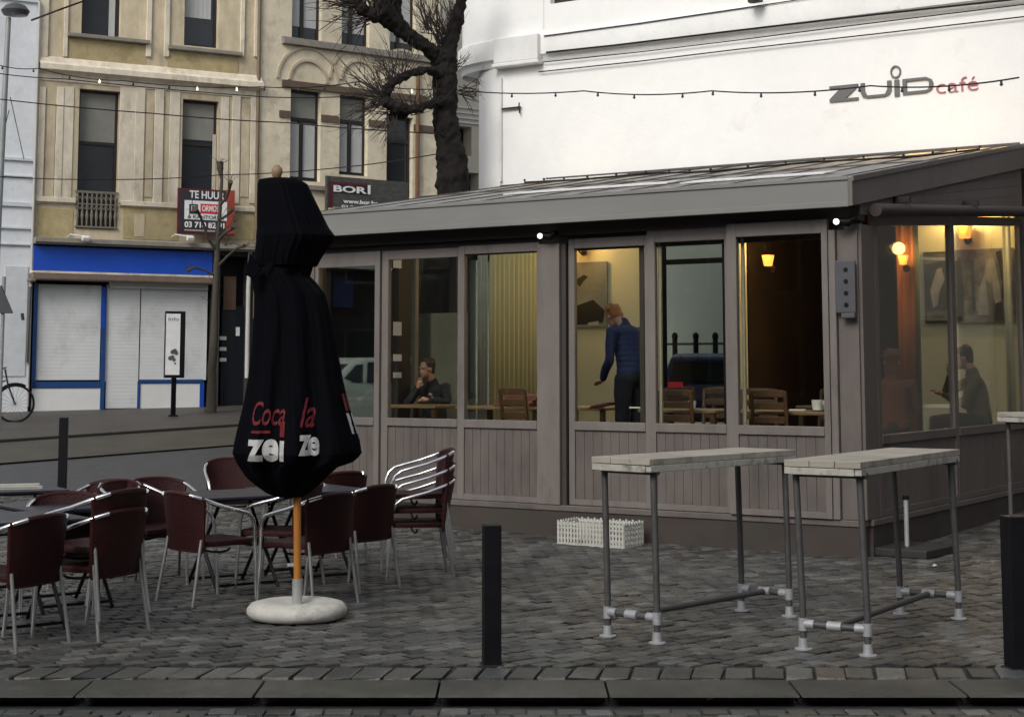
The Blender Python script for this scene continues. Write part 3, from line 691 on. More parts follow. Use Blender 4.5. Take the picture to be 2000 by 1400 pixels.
for rr, kw in ((W1, dict(curtain=[(.74,.9,.02,1)])), (W2, dict(curtain=[(0.04,.84,.34,.98)], blind=None)),
               (W3, dict(trans=.62, blind=(.02,.98,.63,.98,BLINDG))), (W4, dict(trans=.62, mull=None, blind=(.02,.98,.66,.98,BLINDG)))):
    a,b,c,d = rr; window(oh, (a+.0,b-.0,c,d), .16, **kw)
tr_ = rect(418,424,262,420); MB().box(tr_[0],tr_[1],.1,.15,tr_[2],tr_[3]).build('window_post', M('pale_frame', (.45,.43,.37), .6), oh)
# cast balustrade of the left window
a,b,c,d = rect(146,229,374,446); m = MB(); m.box(a,b,-.05,-.01,d-.05,d); m.box(a,b,-.05,-.01,c,c+.04); m.box(a,b,-.045,-.015,(c+d)/2+.1,(c+d)/2+.125)
for k in range(9):
    x = a+(b-a)*(k+.5)/9; m.tube([(x,-.03,c),(x,-.03,c+(d-c)*.2),(x,-.03,c+(d-c)*.32),(x,-.03,c+(d-c)*.5),(x,-.03,d)], [.014,.02,.036,.015,.022], 6)
    m.tube([(x-.04,-.03,c+.5*(d-c)),(x,-.03,c+.68*(d-c)),(x+.04,-.03,c+.5*(d-c))], .011, 5); m.tube([(x-.045,-.03,d-.16*(d-c)),(x,-.03,c+.7*(d-c)),(x+.045,-.03,d-.16*(d-c))], .010, 5)
m.build('balustrade', M('old_grey_iron', (.16,.145,.11), .7, var=.3, scale=20), oh)
# ledge over the shop with two white flood lamps
a,b,c,d = rect(62,498,470,483); m = MB(); m.box(a,b,-.34,-.002,zled-.03,zled+.07); m.box(a,b,-.30,-.002,zled-.06,zled-.032); m.build('ledge', BLUEST, oh, bevel=.01)
for (px0,px1) in ((134,166),(338,370)):
    q = P(px1,465,-.4); p0 = P(px0,460,-.2); mm = MB(); mm.tube([(p0.x,-.1,q.z+.03),(p0.x,-.35,q.z+.07),(q.x,-.45,q.z+.02)], .016, 6); fo_ = mm.build('flood_lamp', M('white_lamp_metal', (.7,.7,.68), .4), oh)
    mm = MB(); mm.obox((q.x,-.45,q.z-.01), (.16,.13,.10), Matrix.Rotation(R(25),3,'X')); mm.build('lamp_head', M('white_lamp_metal', (.7,.7,.68), .4), fo_, bevel=.02)
# shop front
a,b,c,d = rect(64,414,486,535,-.1); m = MB(); m.box(a,b,-.14,-.03,c,d); m.build('signboard', BLUE, oh, bevel=.01)
a,b,c,d = rect(60,416,537,551,-.2); m = MB(); m.box(a,b,-.34,-.005,c,d); m.box(a-.06,a+.08,-.40,-.1,c-.05,c+.02); m.build('awning_box', M('brown_awning_box', (.17,.125,.10), .6, var=.2), oh, bevel=.03)
m = MB(); q = rect(60,416,534,538,-.2); m.box(q[0],q[1],-.345,-.1,q[2],q[3]); m.build('awning_trim', SANDP, oh)
def shut(r, y, name='roller_shutter'):
    a,b,c,d = r; m = MB(); n = max(2, int((d-c)/.075)); h = (d-c)/n
    for k in range(n):
        z = c+k*h; m.add([(a,y,z),(b,y,z),(b,y-.0015,z+h*.5),(a,y-.0015,z+h*.5),(b,y,z+h*.94),(a,y,z+h*.94),(b,y+.002,z+h),(a,y+.002,z+h)], [(0,1,2,3),(3,2,4,5),(5,4,6,7)])
    return m.build(name, SHUT, oh)
yb = .05
shut(rect(72,196,556,742,yb), yb); shut(rect(206,272,556,745,yb), yb); shut(rect(274,404,566,742,yb), yb); shut(rect(206,268,745,797,yb), yb, 'shutter_door')
a,b,c,d = rect(212,404,553,565,yb); MB().box(a,b,yb-.10,yb-.01,c,d).build('shutter_box', SHUT, oh, bevel=.01)
m = MB()
for r_ in ((63,71,553,758),(197,205,560,800),(62,196,745,757),(272,395,741,748),(269,272,748,797)): a,b,c,d = rect(*r_,yb); m.box(a,b,yb-.05,yb+.02,c,d)
m.build('blue_trim', BLUED, oh)
m = MB(); a,b,c,d = rect(390,397,746,797,yb); m.box(a,b,yb-.05,yb+.02,zshop0-.02,d); a,b,c,d=rect(196,204,560,640,yb); m.box(a,b,yb-.056,yb-.051,c,d); m.build('bright_blue_trim', BLUE, oh)
m = MB()
for r_ in ((61,196,758,806),(273,389,749,800)): a,b,c,d = rect(*r_,yb); m.box(a,b,yb-.03,yb+.02,zshop0-.02,d)
m.build('stall_riser', PWHITE, oh)
m = MB(); m.poly([(xs0,.3,zshop0),(xs1,.3,zshop0),(xs1,.3,zs1),(xs0,.3,zs1)]); m.poly([(xd0,.4,zshop0),(xd1,.4,zshop0),(xd1,.4,zled),(xd0,.4,zled)]); m.build('backing', BLACK, oh)
# dark house door with pale letter slots
a,b,c,d = rect(432,484,598,790,.3); m = MB(); m.box(a,b,.30,.36,zshop0,d); 
for q in ((437,460,745,785),(437,460,610,650),(466,482,610,785)):
    r_ = rect(*q,.3); m.box(r_[0],r_[1],.285,.3,r_[2],r_[3])
dr = m.build('door', M('near_black_door', (.010,.012,.018), .4), oh)
m = MB()
for yy in (661,682,703): r_ = rect(428,441,yy-4,yy+3,.3); m.box(r_[0],r_[1],.26,.284,r_[2],r_[3])
r_ = rect(460,467,639,656,.3); m.box(r_[0],r_[1],.26,.284,r_[2],r_[3])
m.build('letter_plate', PAPER, dr)
r_ = rect(436,460,540,605,.3); MB().box(r_[0],r_[1],.27,.3,r_[2],r_[3]).build('door_panel', M('brown_panel', (.12,.07,.045), .6), oh)
p0 = P(489,484,-.08); p1 = P(482,738,-.08); m = MB(); m.tube([(p0.x,-.08,p0.z),(p0.x-.01,-.08,P(488,520).z),(p1.x,-.08,P(484,560).z),(p1.x,-.08,p1.z)], .05, 10); m.build('drainpipe', M('pale_pipe', (.5,.49,.47), .6), oh, smooth=True)
p0 = P(508,0); m = MB(); m.tube([(p0.x-.03,-.06,zg+2),(p0.x-.03,-.06,zt)], .045, 8); m.build('drainpipe', M('brown_pipe', (.17,.13,.08), .6), oh, smooth=True)
# rental sign on the right window (flat board with its lettering)
SGD = M('sign_charcoal', (.028,.026,.034), .5, var=.08); SGR = M('sign_rust', (.30,.055,.03), .5, var=.25, scale=4); SGM = M('sign_maroon', (.09,.012,.022), .5, var=.25, scale=4); SRED = M('sign_red', (.60,.04,.06), .5)
sg = thing('rental_sign', 'charcoal and rust estate agent board reading TE HUUR in front of the ochre house window', 'sign', FB.w(0,0), FB.a)
a,b,c,d = rect(347,458,370,459,-.3); m = MB(); m.box(a,b,-.30,-.26,c,d); m.build('board', SGM, sg)
e = rect(352,440,374,455,-.3); MB().box(e[0],e[1],-.306,-.301,e[2],e[3]).build('panel', SGD, sg)
e = rect(441,458,372,457,-.3); MB().box(e[0],e[1],-.306,-.301,e[2],e[3]).build('panel', SGR, sg)
wbx = MB(); e = rect(360,443,393,430,-.3); wbx.box(e[0],e[1],-.312,-.307,e[2],e[3]); wbx.build('panel', WHITE_T, sg)
e = rect(369,386,399,418,-.3); MB().box(e[0],e[1],-.317,-.313,e[2],e[3]).build('panel', SGD, sg)
e = rect(391,429,399,418,-.3); MB().box(e[0],e[1],-.317,-.313,e[2],e[3]).build('panel', SRED, sg)
def stx(s, r_, y, mt, par, th=.006, **k): e = rect(*r_, -.3); return text_rect(s, e[0], e[1], e[2], e[3], y, th, **k).build('lettering', mt, par)
stx('TE HUUR', (370,438,374,389), -.309, WHITE_T, sg, bold=.02); stx('ET', (373,383,402,412), -.32, WHITE_T, sg); stx('ORMOS', (394,427,402,414), -.32, WHITE_T, sg, bold=.02)
stx('& KANTOREN', (366,436,421,428), -.315, SGD, sg); stx('03 710 82 91', (360,438,434,446), -.309, WHITE_T, sg, bold=.03)
m = MB(); e = rect(360,420,449,452,-.3); m.box(e[0],e[1],-.311,-.307,e[2],e[3]); m.build('lettering', M('sign_grey_line', (.35,.3,.3), .6), sg)
m = MB(); m.tube([((a+b)/2-.3,-.26,(c+d)/2),((a+b)/2-.3,.02,(c+d)/2)], .02, 6); m.tube([((a+b)/2+.3,-.26,c+.2),((a+b)/2+.3,.02,c+.2)], .02, 6); m.build('fixing', IRON, sg)

# ---- white house at the far left
wh = thing('white_house', 'bluish white painted brick house at the left edge beside the ochre house', 'house', FB.w(0,0), FB.a)
WPB = M('white_painted_brick', (.66,.69,.72), .8, var=.06, scale=8, var2=.08, bump=.2, bscale=14, dirt=((.4,.42,.44), 1.4, .56, .8))
xw1 = P(66,400).x-.01
o1 = rect(-60,5,60,500)
m = wall_mb(xw1-6.5, xw1, zg-.3, 13.5, [(xw1-1.9,xw1-1.05,o1[2]+.9,o1[3]),(xw1-4.6,xw1-3.6,o1[2]+.9,o1[3])], -.04, .25); m.poly([(xw1,-.04,0),(xw1,9,0),(xw1,9,13.5),(xw1,-.04,13.5)]); m.poly([(xw1-6.5,-.04,13.5),(xw1,-.04,13.5),(xw1,9,13.5),(xw1-6.5,9,13.5)]); m.poly([(xw1-6.5,-.04,0),(xw1-6.5,9,0),(xw1-6.5,9,13.5),(xw1-6.5,-.04,13.5)])
m.build('wall', WPB, wh)
for q in ((xw1-1.9,xw1-1.05),(xw1-4.6,xw1-3.6)): window(wh, (q[0],q[1],o1[2]+.9,o1[3]), .1)
m = MB()
for yy, h in ((0,.1),(312,.07),(345,.04),(400,.1),(446,.05),(478,.04)):
    z = P(40,yy).z; m.box(xw1-6.5, xw1-.03, -.09, -.042, z-h/2, z+h/2)
m.box(P(6,600).x, P(52,600).x, -.06, -.042, P(30,735).z, P(30,520).z)
m.build('string_course', M('white_trim_paint', (.56,.59,.62), .7, var=.1), wh, bevel=.01)
m = MB(); m.tube([(xw1-.02,-.10,zg+.1),(xw1-.02,-.10,9.5)], .03, 8)
m.build('drainpipe', M('pale_pipe2', (.45,.44,.42), .6), wh)
m = MB(); q = P(56,560); q2 = P(49,708); m.tube([(q.x,-.14,q.z),(q2.x,-.14,q2.z)], .035, 8); m.build('conduit', M('dark_conduit', (.09,.09,.09), .6), wh)

# ---- cream stone house with arched windows
fo2 = FB.w(xb+.02, -.02); FC = Fr(fo2.x, fo2.y, math.atan2(.592, .806))
ch = thing('cream_house', 'cream stone house with blind arches over brown lintels behind the bare tree', 'house', FC.w(0,0), FC.a)
def Q(px, py, y=0.0): return FC.hit(px, py, 'y', y)
def rq(x0,x1,y0,y1,y=0.0):
    cx, cy = (x0+x1)/2, (y0+y1)/2; return (Q(x0,cy,y).x, Q(x1,cy,y).x, Q(cx,y1,y).z, Q(cx,y0,y).z)
wu = [rq(571,629,-110,78), rq(668,722,-95,90), rq(762,812,-80,108)]
wl = [rq(567,626,176,354), rq(663,718,187,343), rq(755,806,228,400)]
xe = Q(858,200).x; zlow = Q(640,480).z
m = wall_mb(-.05, xe, zlow, 13.5, wu+wl, 0, .26); m.poly([(xe,0,0),(xe,9,0),(xe,9,13.5),(xe,0,13.5)]); m.poly([(-.05,0,13.5),(xe,0,13.5),(xe,9,13.5),(-.05,9,13.5)]); m.build('wall', CREAM, ch)
for i, r_ in enumerate(wu): window(ch, r_, .14, mull=.42, curtain=[(.05,.36,.14,.97),(.5,.93,.14,.97)])
for i, r_ in enumerate(wl):
    if i < 2: window(ch, r_, .14, mull=.45, trans=.68, blind=(.06,.94,.70,.96,BLINDG), curtain=[(.08,.4,.05,.64),(.52,.92,.05,.64)])
    else: window(ch, r_, .14, trans=.72, curtain=[])
m = MB()
q0, q1 = Q(550,80), Q(835,112); m.box(q0.x, xe, -.12, -.001, q0.z-.07, q0.z+.05); m.box(q0.x, xe, -.08, -.001, q0.z+.053, q0.z+.10)
m.build('sill_band', BLUEST, ch, bevel=.01)
m = MB(); q0 = Q(550,163); m.box(q0.x, Q(835,200).x, -.07, -.001, q0.z-.07, q0.z+.08)
zb_ = Q(600,228).z
for (x0_,x1_) in ((545,566),(627,661),(720,752),(808,845)): a_, b_ = Q(x0_,225).x, Q(x1_,235).x; m.box(a_, b_, -.03, -.001, zb_-.08, zb_+.08)
m.build('brown_band', BROWNST, ch)
m = MB()     # arch mouldings
for (px, rpx) in ((601,34),(701,33),(785,30)):
    c_ = Q(px, 165); r0 = Q(px+rpx,165).x-c_.x
    for (ra, rb, d) in ((r0, r0+.06, .05), (r0+.30, r0+.36, .04)):
        n = 20; vs = []
        for k in range(n+1):
            th = math.pi*k/n
            for rr, yy in ((ra,-.001),(ra,-d),(rb,-d),(rb,-.001)): vs.append((c_.x+rr*math.cos(th), yy, c_.z+.06+rr*math.sin(th)))
        m.add(vs, [(4*k+j, 4*k+4+j, 4*k+4+(j+1)%4, 4*k+(j+1)%4) for k in range(n) for j in range(4)])
m.build('arch_moulding', M('stone_moulding', (.47,.40,.29), .85, var=.12), ch)
m = MB(); q0 = Q(590,366); m.box(Q(590,366).x, Q(640,366).x, -.10, -.001, q0.z-.05, q0.z+.05); m.build('window_sill', BLUEST, ch)
m = MB(); q = Q(812,350); m.tube([(q.x,-.07,zlow),(q.x,-.07,Q(812,225).z),(q.x-.0,-.07,9)], .05, 8); m.build('drainpipe', M('brown_pipe2', (.15,.08,.04), .6), ch)
zs0 = gf(FC.w(2,0).x, FC.w(2,0).y)
m = wall_mb(-.05, xe, zs0-.4, zlow, [rq(645,760,528,770), rq(520,600,560,800)], 0, .3)
m.build('ground_floor_wall', M('dark_ground_floor', (.07,.068,.06), .7, var=.2, scale=3), ch)
m = MB(); m.poly([(-.05,.28,zs0-.3),(xe,.28,zs0-.3),(xe,.28,zlow),(-.05,.28,zlow)]); m.build('shop_glass', DGLASS, ch)
a_,b_,c_,d_ = rq(632,760,500,525,-.1); MB().box(a_,b_,-.12,-.001,c_,d_).build('signboard', M('speckled_grey_board', (.42,.42,.40), .7, var=.35, scale=9), ch)
a_,b_,c_,d_ = rq(650,690,540,600,.1); MB().box(a_,b_,.1,.14,c_,d_).build('poster', M('deep_blue_poster', (.01,.03,.10), .5), ch)
# agent board over the first floor sill
bs = thing('estate_agent_board', 'weathered dark board reading BOR fixed under the windows of the cream house', 'sign', FC.w(0,0), FC.a)
a_,b_,c_,d_ = rq(640,796,350,408,-.3); m = MB(); m.box(a_,b_,-.32,-.28,c_,d_); m.box(a_-.05,a_-.002,-.34,-.26,c_-.2,d_); m.build('board', M('weathered_dark_board', (.06,.062,.055), .8, var=.5, scale=6, stretch=(1,1,2.5)), bs)
m = MB(); m.tube([(a_+.3,-.28,(c_+d_)/2),(a_+.3,.02,(c_+d_)/2)], .025, 6); m.tube([(b_-.3,-.28,(c_+d_)/2),(b_-.3,.02,(c_+d_)/2)], .025, 6); m.build('fixing', IRON, bs)
e = rq(641,722,357,363,-.32); MB().box(e[0],e[1],-.326,-.321,e[2],e[3]).build('panel', SGM, bs)
e = rq(641,650,363,406,-.32); MB().box(e[0],e[1],-.326,-.321,e[2],e[3]).build('panel', SGM, bs)
e = rq(651,722,362,379,-.32); m = MB(); m.box(e[0],e[1],-.327,-.322,e[2],e[3]); m.build('panel', M('sign_black', (.012,.012,.012), .5), bs)
def st2(s, r_, y, mt, **k): e = rq(*r_, -.32); return text_rect(s, e[0], e[1], e[2], e[3], y, .006, **k).build('lettering', mt, bs)
st2('BOR', (651,716,364,377), -.33, WHITE_T, bold=.03)
m = MB(); e = rq(718,723,362,380,-.32); m.box(e[0],e[1],-.334,-.328,e[2],e[3]); m.build('lettering', WHITE_T, bs)
st2('www.bor.be', (670,738,391,399), -.324, WHITE_T, bold=.03); st2('03 2', (667,690,401,406), -.324, WHITE_T, bold=.02)
# far house glimpsed between the trunk and the cafe
fh = thing('far_house', 'pale house glimpsed in the gap between the trunk and the white cafe', 'house', FC.w(xe+.1, 3.5), FC.a)
def Q3(px, py): return FC.hit(px, py, 'y', 3.5)
x_ = lambda px, py: Q3(px, py).x - xe - .1
z_ = lambda px, py: Q3(px, py).z
wa, wb, wc = z_(915,250), z_(915,300), z_(915,335)
m = wall_mb(0, 9, 0, 13.0, [(x_(885,280), x_(921,280), z_(915,305), z_(915,248)), (x_(885,340), x_(935,340), 0.5, z_(915,337))], 0, .4)
m.build('wall', M('pale_far_wall', (.58,.55,.46), .8, var=.08), fh)
m = MB(); m.poly([(0,.4,0),(9,.4,0),(9,.4,9),(0,.4,9)]); m.build('opening', BLACK, fh)
m = MB(); 
for yy in (212,222,232,241): m.box(0, 9, -.05, -.001, z_(915,yy)-.02, z_(915,yy)+.02)
m.build('string_course', PWHITE, fh)

# ================================================================ TREES
def Yp(px, py, Y): p = AT(px, py, Y); return p
def limb(mb, pts, n=10, jit=.0):
    """pts: (px, py, width_px, Y)"""
    P3 = []; rs = []
    for px, py, wpx, Y in pts: P3.append(Yp(px, py, Y)); rs.append(wpx/2*Y/F)
    # densify with wobble
    out, ro = [], []
    for i in range(len(P3)-1):
        for k in range(4):
            t = k/4; p = P3[i].lerp(P3[i+1], t) + (Vector((random.gauss(0,1), random.gauss(0,1), 0))*rs[i]*.06 if k else Vector()); out.append(p); ro.append((rs[i]*(1-t)+rs[i+1]*t)*random.uniform(.93,1.08))
    out.append(P3[-1]); ro.append(rs[-1]); mb.tube(out, ro, n)
    return P3, rs
def twig(mb, p, d, L, r, droop=0.0, fork=True):
    pts = [p]; q = Vector(p); dd = Vector(d).normalized()
    for k in range(4):
        dd = (dd + Vector((random.gauss(0,.12), random.gauss(0,.12), random.gauss(.04,.12)))).normalized(); q = q + dd*L/4; pts.append(q.copy())
        if fork and k in (1, 2) and random.random() < .6:
            e = (dd + Vector((random.gauss(0,.45), random.gauss(0,.3), random.gauss(.1,.4)))).normalized(); twig(mb, q, e, L*.5, r*.6, fork=False)
    mb.tube(pts, [r, r*.8, r*.6, r*.45, r*.25], 4, cap=False)
pt = thing('plane_tree', 'large bare pollarded tree with black bark rising behind the veranda roof', 'tree', AT(860, 800, 23.2)-Vector((0,0,AT(860,800,23.2).z)))
off = pt.location.copy()
Yt = 23.2
zbase = gz(off.x, off.y)
ybase = 722 - (zbase-1.7)*F/Yt
m = MB()
limb(m, [(842,ybase+15,110,Yt),(842,ybase-40,84,Yt),(846,650,74,Yt),(862,500,68,Yt),(886,392,64,Yt),(884,330,60,Yt),(875,270,52,Yt),(869,210,47,Yt),(868,160,48,Yt),(868,115,54,Yt),(866,92,40,Yt)], 18)
limb(m, [(870,125,36,Yt),(883,70,31,Yt),(896,25,25,Yt-.1),(907,-30,20,Yt-.2),(915,-100,22,Yt-.3)], 12)
L1,_ = limb(m, [(866,125,34,Yt),(835,95,29,Yt-.2),(800,72,30,Yt-.4),(775,50,36,Yt-.5),(752,28,44,Yt-.6),(738,10,44,Yt-.7)], 12)
limb(m, [(775,45,30,Yt-.5),(768,15,34,Yt-.4),(772,-30,28,Yt-.3)], 10)
limb(m, [(760,38,26,Yt-.5),(725,30,26,Yt-.8),(703,14,24,Yt-.9),(694,4,20,Yt-.9)], 10)
limb(m, [(868,150,20,Yt-.1),(838,136,17,Yt-.3),(800,143,15,Yt-.5),(768,160,22,Yt-.6),(752,182,24,Yt-.6),(750,205,16,Yt-.6)], 10)
limb(m, [(870,195,22,Yt-.1),(840,204,19,Yt-.3),(805,214,18,Yt-.5),(775,212,24,Yt-.6),(755,200,26,Yt-.6),(745,190,18,Yt-.6)], 10)
limb(m, [(800,215,14,Yt-.4),(785,228,16,Yt-.4),(765,222,14,Yt-.5)], 8)
m.v = [tuple(Vector(v)-off) for v in m.v]; to_ = m.build('trunk', BARK, pt, smooth=True)
ss_ = to_.modifiers.new('subdivide', 'SUBSURF'); ss_.levels = ss_.render_levels = 2
tx_ = bpy.data.textures.new('bark_relief', 'CLOUDS'); tx_.noise_scale = .09; tx_.noise_depth = 4
dp_ = to_.modifiers.new('relief', 'DISPLACE'); dp_.texture = tx_; dp_.strength = .09; dp_.mid_level = .5; dp_.texture_coords = 'LOCAL'
m = MB()
def burst(px, py, Y, n, a0, a1, L0, L1, r=.011):
    for _ in range(n):
        a = R(random.uniform(a0, a1)); p = Yp(px+random.gauss(0,6), py+random.gauss(0,6), Y)
        twig(m, p, (math.cos(a), random.gauss(-.1,.4), math.sin(a)), random.uniform(L0, L1), r)
burst(697,8,Yt-.9,44,95,235,.35,.95); burst(735,20,Yt-.8,34,60,130,.5,1.1); burst(752,12,Yt-.7,26,50,140,.5,1.1); burst(772,10,Yt-.4,22,40,130,.5,1.1)
burst(725,32,Yt-.8,18,170,250,.3,.7); burst(752,190,Yt-.6,60,120,240,.3,.85,.009); burst(768,162,Yt-.6,26,60,175,.25,.7,.009); burst(765,222,Yt-.5,26,190,300,.2,.55,.009); burst(800,216,Yt-.4,22,20,160,.2,.5,.008)
burst(790,150,Yt-.5,20,20,160,.2,.6,.008)
burst(900,180,Yt-.1,20,-60,60,.12,.42,.008); burst(893,130,Yt,10,-20,60,.1,.3,.008); burst(880,75,Yt,34,70,170,.4,.9,.008); burst(862,90,Yt,30,60,130,.4,1.0,.008); burst(905,-5,Yt-.2,12,10,70,.2,.5,.008)
burst(845,205,Yt-.2,14,30,150,.2,.4,.007); burst(835,60,Yt-.2,20,60,120,.3,.7,.008)
m.v = [tuple(Vector(v)-off) for v in m.v]; m.build('twigs', TWIG, pt)
# small street tree by the house door
sb = G(412, 806, .05); st_ = thing('young_tree', 'slender bare young street tree with knobbly ends in front of the ochre house door', 'tree', sb)
Ys = sb.y; m = MB()
limb(m, [(412,808,22,Ys),(413,780,19,Ys),(416,700,16,Ys),(420,600,14,Ys),(424,500,11,Ys),(426,455,9,Ys),(430,400,7,Ys),(433,350,6,Ys),(430,330,13,Ys),(430,316,15,Ys)], 9)
for pts in ([(425,470,8),(440,455,7),(452,448,7),(458,440,9)], [(424,490,9),(408,470,7),(398,440,6),(388,415,7),(380,408,9)], [(430,400,7),(442,388,6),(448,370,7),(450,355,8)], [(425,520,7),(445,500,6),(462,485,5),(478,480,6)], [(423,540,6),(400,528,5),(380,522,5),(365,530,5)], [(428,430,6),(444,420,6),(455,408,6)]):
    limb(m, [(a, b, c_*(.85 if i < len(pts)-1 else 1.4), Ys-.15*i) for i, (a, b, c_) in enumerate(pts)], 7)
m.v = [tuple(Vector(v)-sb) for v in m.v]; m.build('trunk', M('dark_green_bark', (.055,.048,.036), .9, var=.3, scale=10, bump=.4), st_, smooth=True)
m = MB()
for (px, py) in ((430,318),(458,440),(380,410),(450,356),(478,482),(366,530),(440,480),(410,470)):
    for _ in range(6):
        a = R(random.uniform(0, 180)); twig(m, Yp(px, py, Ys-.2), (math.cos(a), random.gauss(0,.4), math.sin(a)), random.uniform(.1,.28), .007)
for _ in range(12):
    a = R(random.uniform(10, 170)); twig(m, Yp(424+random.gauss(0,4), random.uniform(400,600), Ys), (math.cos(a), random.gauss(0,.5), math.sin(a)*.6), random.uniform(.3,.7), .006)
m.v = [tuple(Vector(v)-sb) for v in m.v]; m.build('twigs', TWIG, st_)

# ================================================================ STREET FURNITURE BACK LEFT
# totem sign
tb_ = G(338, 813, .05); tt = thing('info_totem', 'black framed white information totem on a thin post before the shop', 'sign', tb_, FB.a+R(-8))
k = tb_.y/F
m = MB(); m.box(-.045,.045,-.04,.04,0,.95*1.0); m.box(-.045,.045,-.04,.04,.0,.9); m.box(-.09,.09,-.07,.07,-.0,.03); m.build('post', BLACK, tt)
zb0 = AT(338,738,tb_.y).z-tb_.z; zb1 = AT(338,608,tb_.y).z-tb_.z; hw = 19*k
m = MB(); m.box(-hw,hw,-.08,.08,zb0-.0,zb1); m.build('case', BLACK, tt, bevel=.01)
m = MB(); m.box(-hw+.005,hw-10*k,-.088,-.081,zb0+6*k,zb1-5*k); m.build('panel', M('totem_white', (.68,.68,.68), .5), tt)
GRT = M('totem_grey_print', (.10,.10,.10), .6)
text_rect('Info', -hw+.05, hw-13*k, zb1-19*k, zb1-12*k, -.0885, .004).build('lettering', GRT, tt)
m = MB()
for (dx_, dz_, r_) in ((-5,62,4.5),(-1,64,4.5),(2,60,4),(-9,50,4.5),(-5,52,4),(-2,47,3.5),(0,40,2)): m.lathe([(0,-.094),(r_*k,-.094),(r_*k,-.0885)], ((dx_)*k, 0, zb0+(dz_-12)*k), 12, 'y')
m.build('printed_figure', GRT, tt)
# lamp post
lb = G(8, 812, .05); lp = thing('street_lamp', 'tall grey street lamp with a flat round head at the left edge', 'street lamp', AT(16, 60, 31)-Vector((0,0,AT(16,60,31).z-gf(-9.6,31))))
lo = lp.location; zl = AT(30,20,31).z-lo.z
LAMPM = M('lamp_grey', (.27,.29,.29), .5, .3, var=.12)
m = MB(); m.tube([(-.13,0,0),(-.12,0,1.2),(-.08,0,3.4),(0,0,zl-.15)], [.11,.10,.07,.05], 10); m.build('pole', LAMPM, lp, smooth=True)
hw = AT(60,20,31).x-AT(5,20,31).x
m = MB(); m.lathe([(0,-.10),(hw*.42,-.10),(hw*.5,-.02),(hw*.36,.08),(hw*.1,.14),(0,.15)], (.13,0,zl), 20); m.build('lamp_head', M('lamp_head_dark', (.06,.06,.07), .45), lp, smooth=True)
m = MB(); m.ell((.22,0,zl-.10),(.12,.10,.05)); m.build('lamp_glass', M('lamp_glass', (.7,.7,.7), .2), lp, smooth=True)
m = MB(); a_ = Vector((0,0,zl-1.5)); 
for p in ((20,190,47,312),(18,215,-12,330)):
    q0 = AT(p[0],p[1],31)-lo; q1 = AT(p[2],p[3],31)-lo; m.tube([q0,q1], .008, 5)
m.build('stay_wire', IRON, lp)
# triangular road sign seen from behind
sgn = thing('warning_sign', 'dark back of a triangular road sign at the left edge', 'sign', AT(1, 700, 29)-Vector((0,0,AT(1,700,29).z-gf(-9,29))))
so_ = sgn.location; q = [AT(2,556,29)-so_, AT(26,612,29)-so_, AT(-20,612,29)-so_]
m = MB(); vs = [(p.x,-.02,p.z) for p in q]+[(p.x,.02,p.z) for p in q]; m.add(vs, [(0,1,2),(5,4,3),(0,3,4,1),(1,4,5,2),(2,5,3,0)]); m.build('plate', M('sign_back', (.05,.055,.06), .5, .3), sgn, bevel=.01)
m = MB(); m.tube([(0,.05,0),(0,.05,AT(2,540,29).z-so_.z)], .035, 8); m.build('post', LAMPM, sgn, smooth=True)
m = MB(); m.tube([(.38,.0,q[1].z-.12),(.36,0,q[1].z)], .03, 6); m.build('fixing', IRON, sgn)
# bicycle leaning by the white house
bw = G(28, 824, .05); by = thing('bicycle', 'dark city bicycle parked before the white house, front wheel towards the shop', 'bicycle', bw, FB.a-R(14))
rw = .345
def wheel(x):
    m = MB(); n = 28; m.tube([(x+rw*math.cos(2*math.pi*k/n),0,rw+rw*math.sin(2*math.pi*k/n)) for k in range(n+1)], .022, 6, cap=False)
    wo_ = m.build('wheel', BLACK, by, smooth=True); s = MB()
    for k in range(18): a = 2*math.pi*k/18; s.tube([(x,.02*(-1)**k,rw),(x+.33*math.cos(a),0,rw+.33*math.sin(a))], .0025, 4)
    s.tube([(x,-.05,rw),(x,.05,rw)], .025, 8); s.build('spokes', STEEL, wo_)
wheel(0); wheel(-1.08)
m = MB(); bb = (-.62,0,.30); hd_ = (-.16,0,.80); hd2 = (-.13,0,.68); st0 = (-.80,0,.78)
for a_, b_ in ((hd2,(0,0,rw)),(hd_,hd2),(hd2,bb),((-.18,0,.78),(-.76,0,.66)),(st0,bb),(bb,(-1.08,0,rw)),((-.76,0,.66),(-1.08,0,rw)),(hd_,(-.20,0,1.0))): m.tube([a_,b_], .017, 8)
m.build('frame', IRON, by, smooth=True)
m = MB(); m.tube([(-.30,-.26,.98),(-.22,-.2,1.02),(-.18,0,1.03),(-.22,.2,1.02),(-.30,.26,.98)], .013, 8); m.build('handlebar', STEEL, by, smooth=True)
m = MB(); m.ell((-.85,0,.84),(.14,.08,.035)); m.tube([st0,(-.84,0,.83)], .014, 6); m.build('saddle', BLACK, by, smooth=True)
m = MB(); n = 10; m.tube([((rw+.035)*math.cos(R(60+k*12)),0,rw+(rw+.035)*math.sin(R(60+k*12))) for k in range(n)], .02, 6); m.build('mudguard', BLACK, by, smooth=True)
m = MB(); m.tube([(-.62,-.09,.30),(-.55,-.09,.16)], .012, 6); m.tube([(-.62,.09,.30),(-.69,.09,.44)], .012, 6); m.lathe([(0,-.05),(.09,-.05),(.09,-.04),(0,-.04)], (-.62,0,.30), 16, 'y'); m.build('crank', STEEL, by)
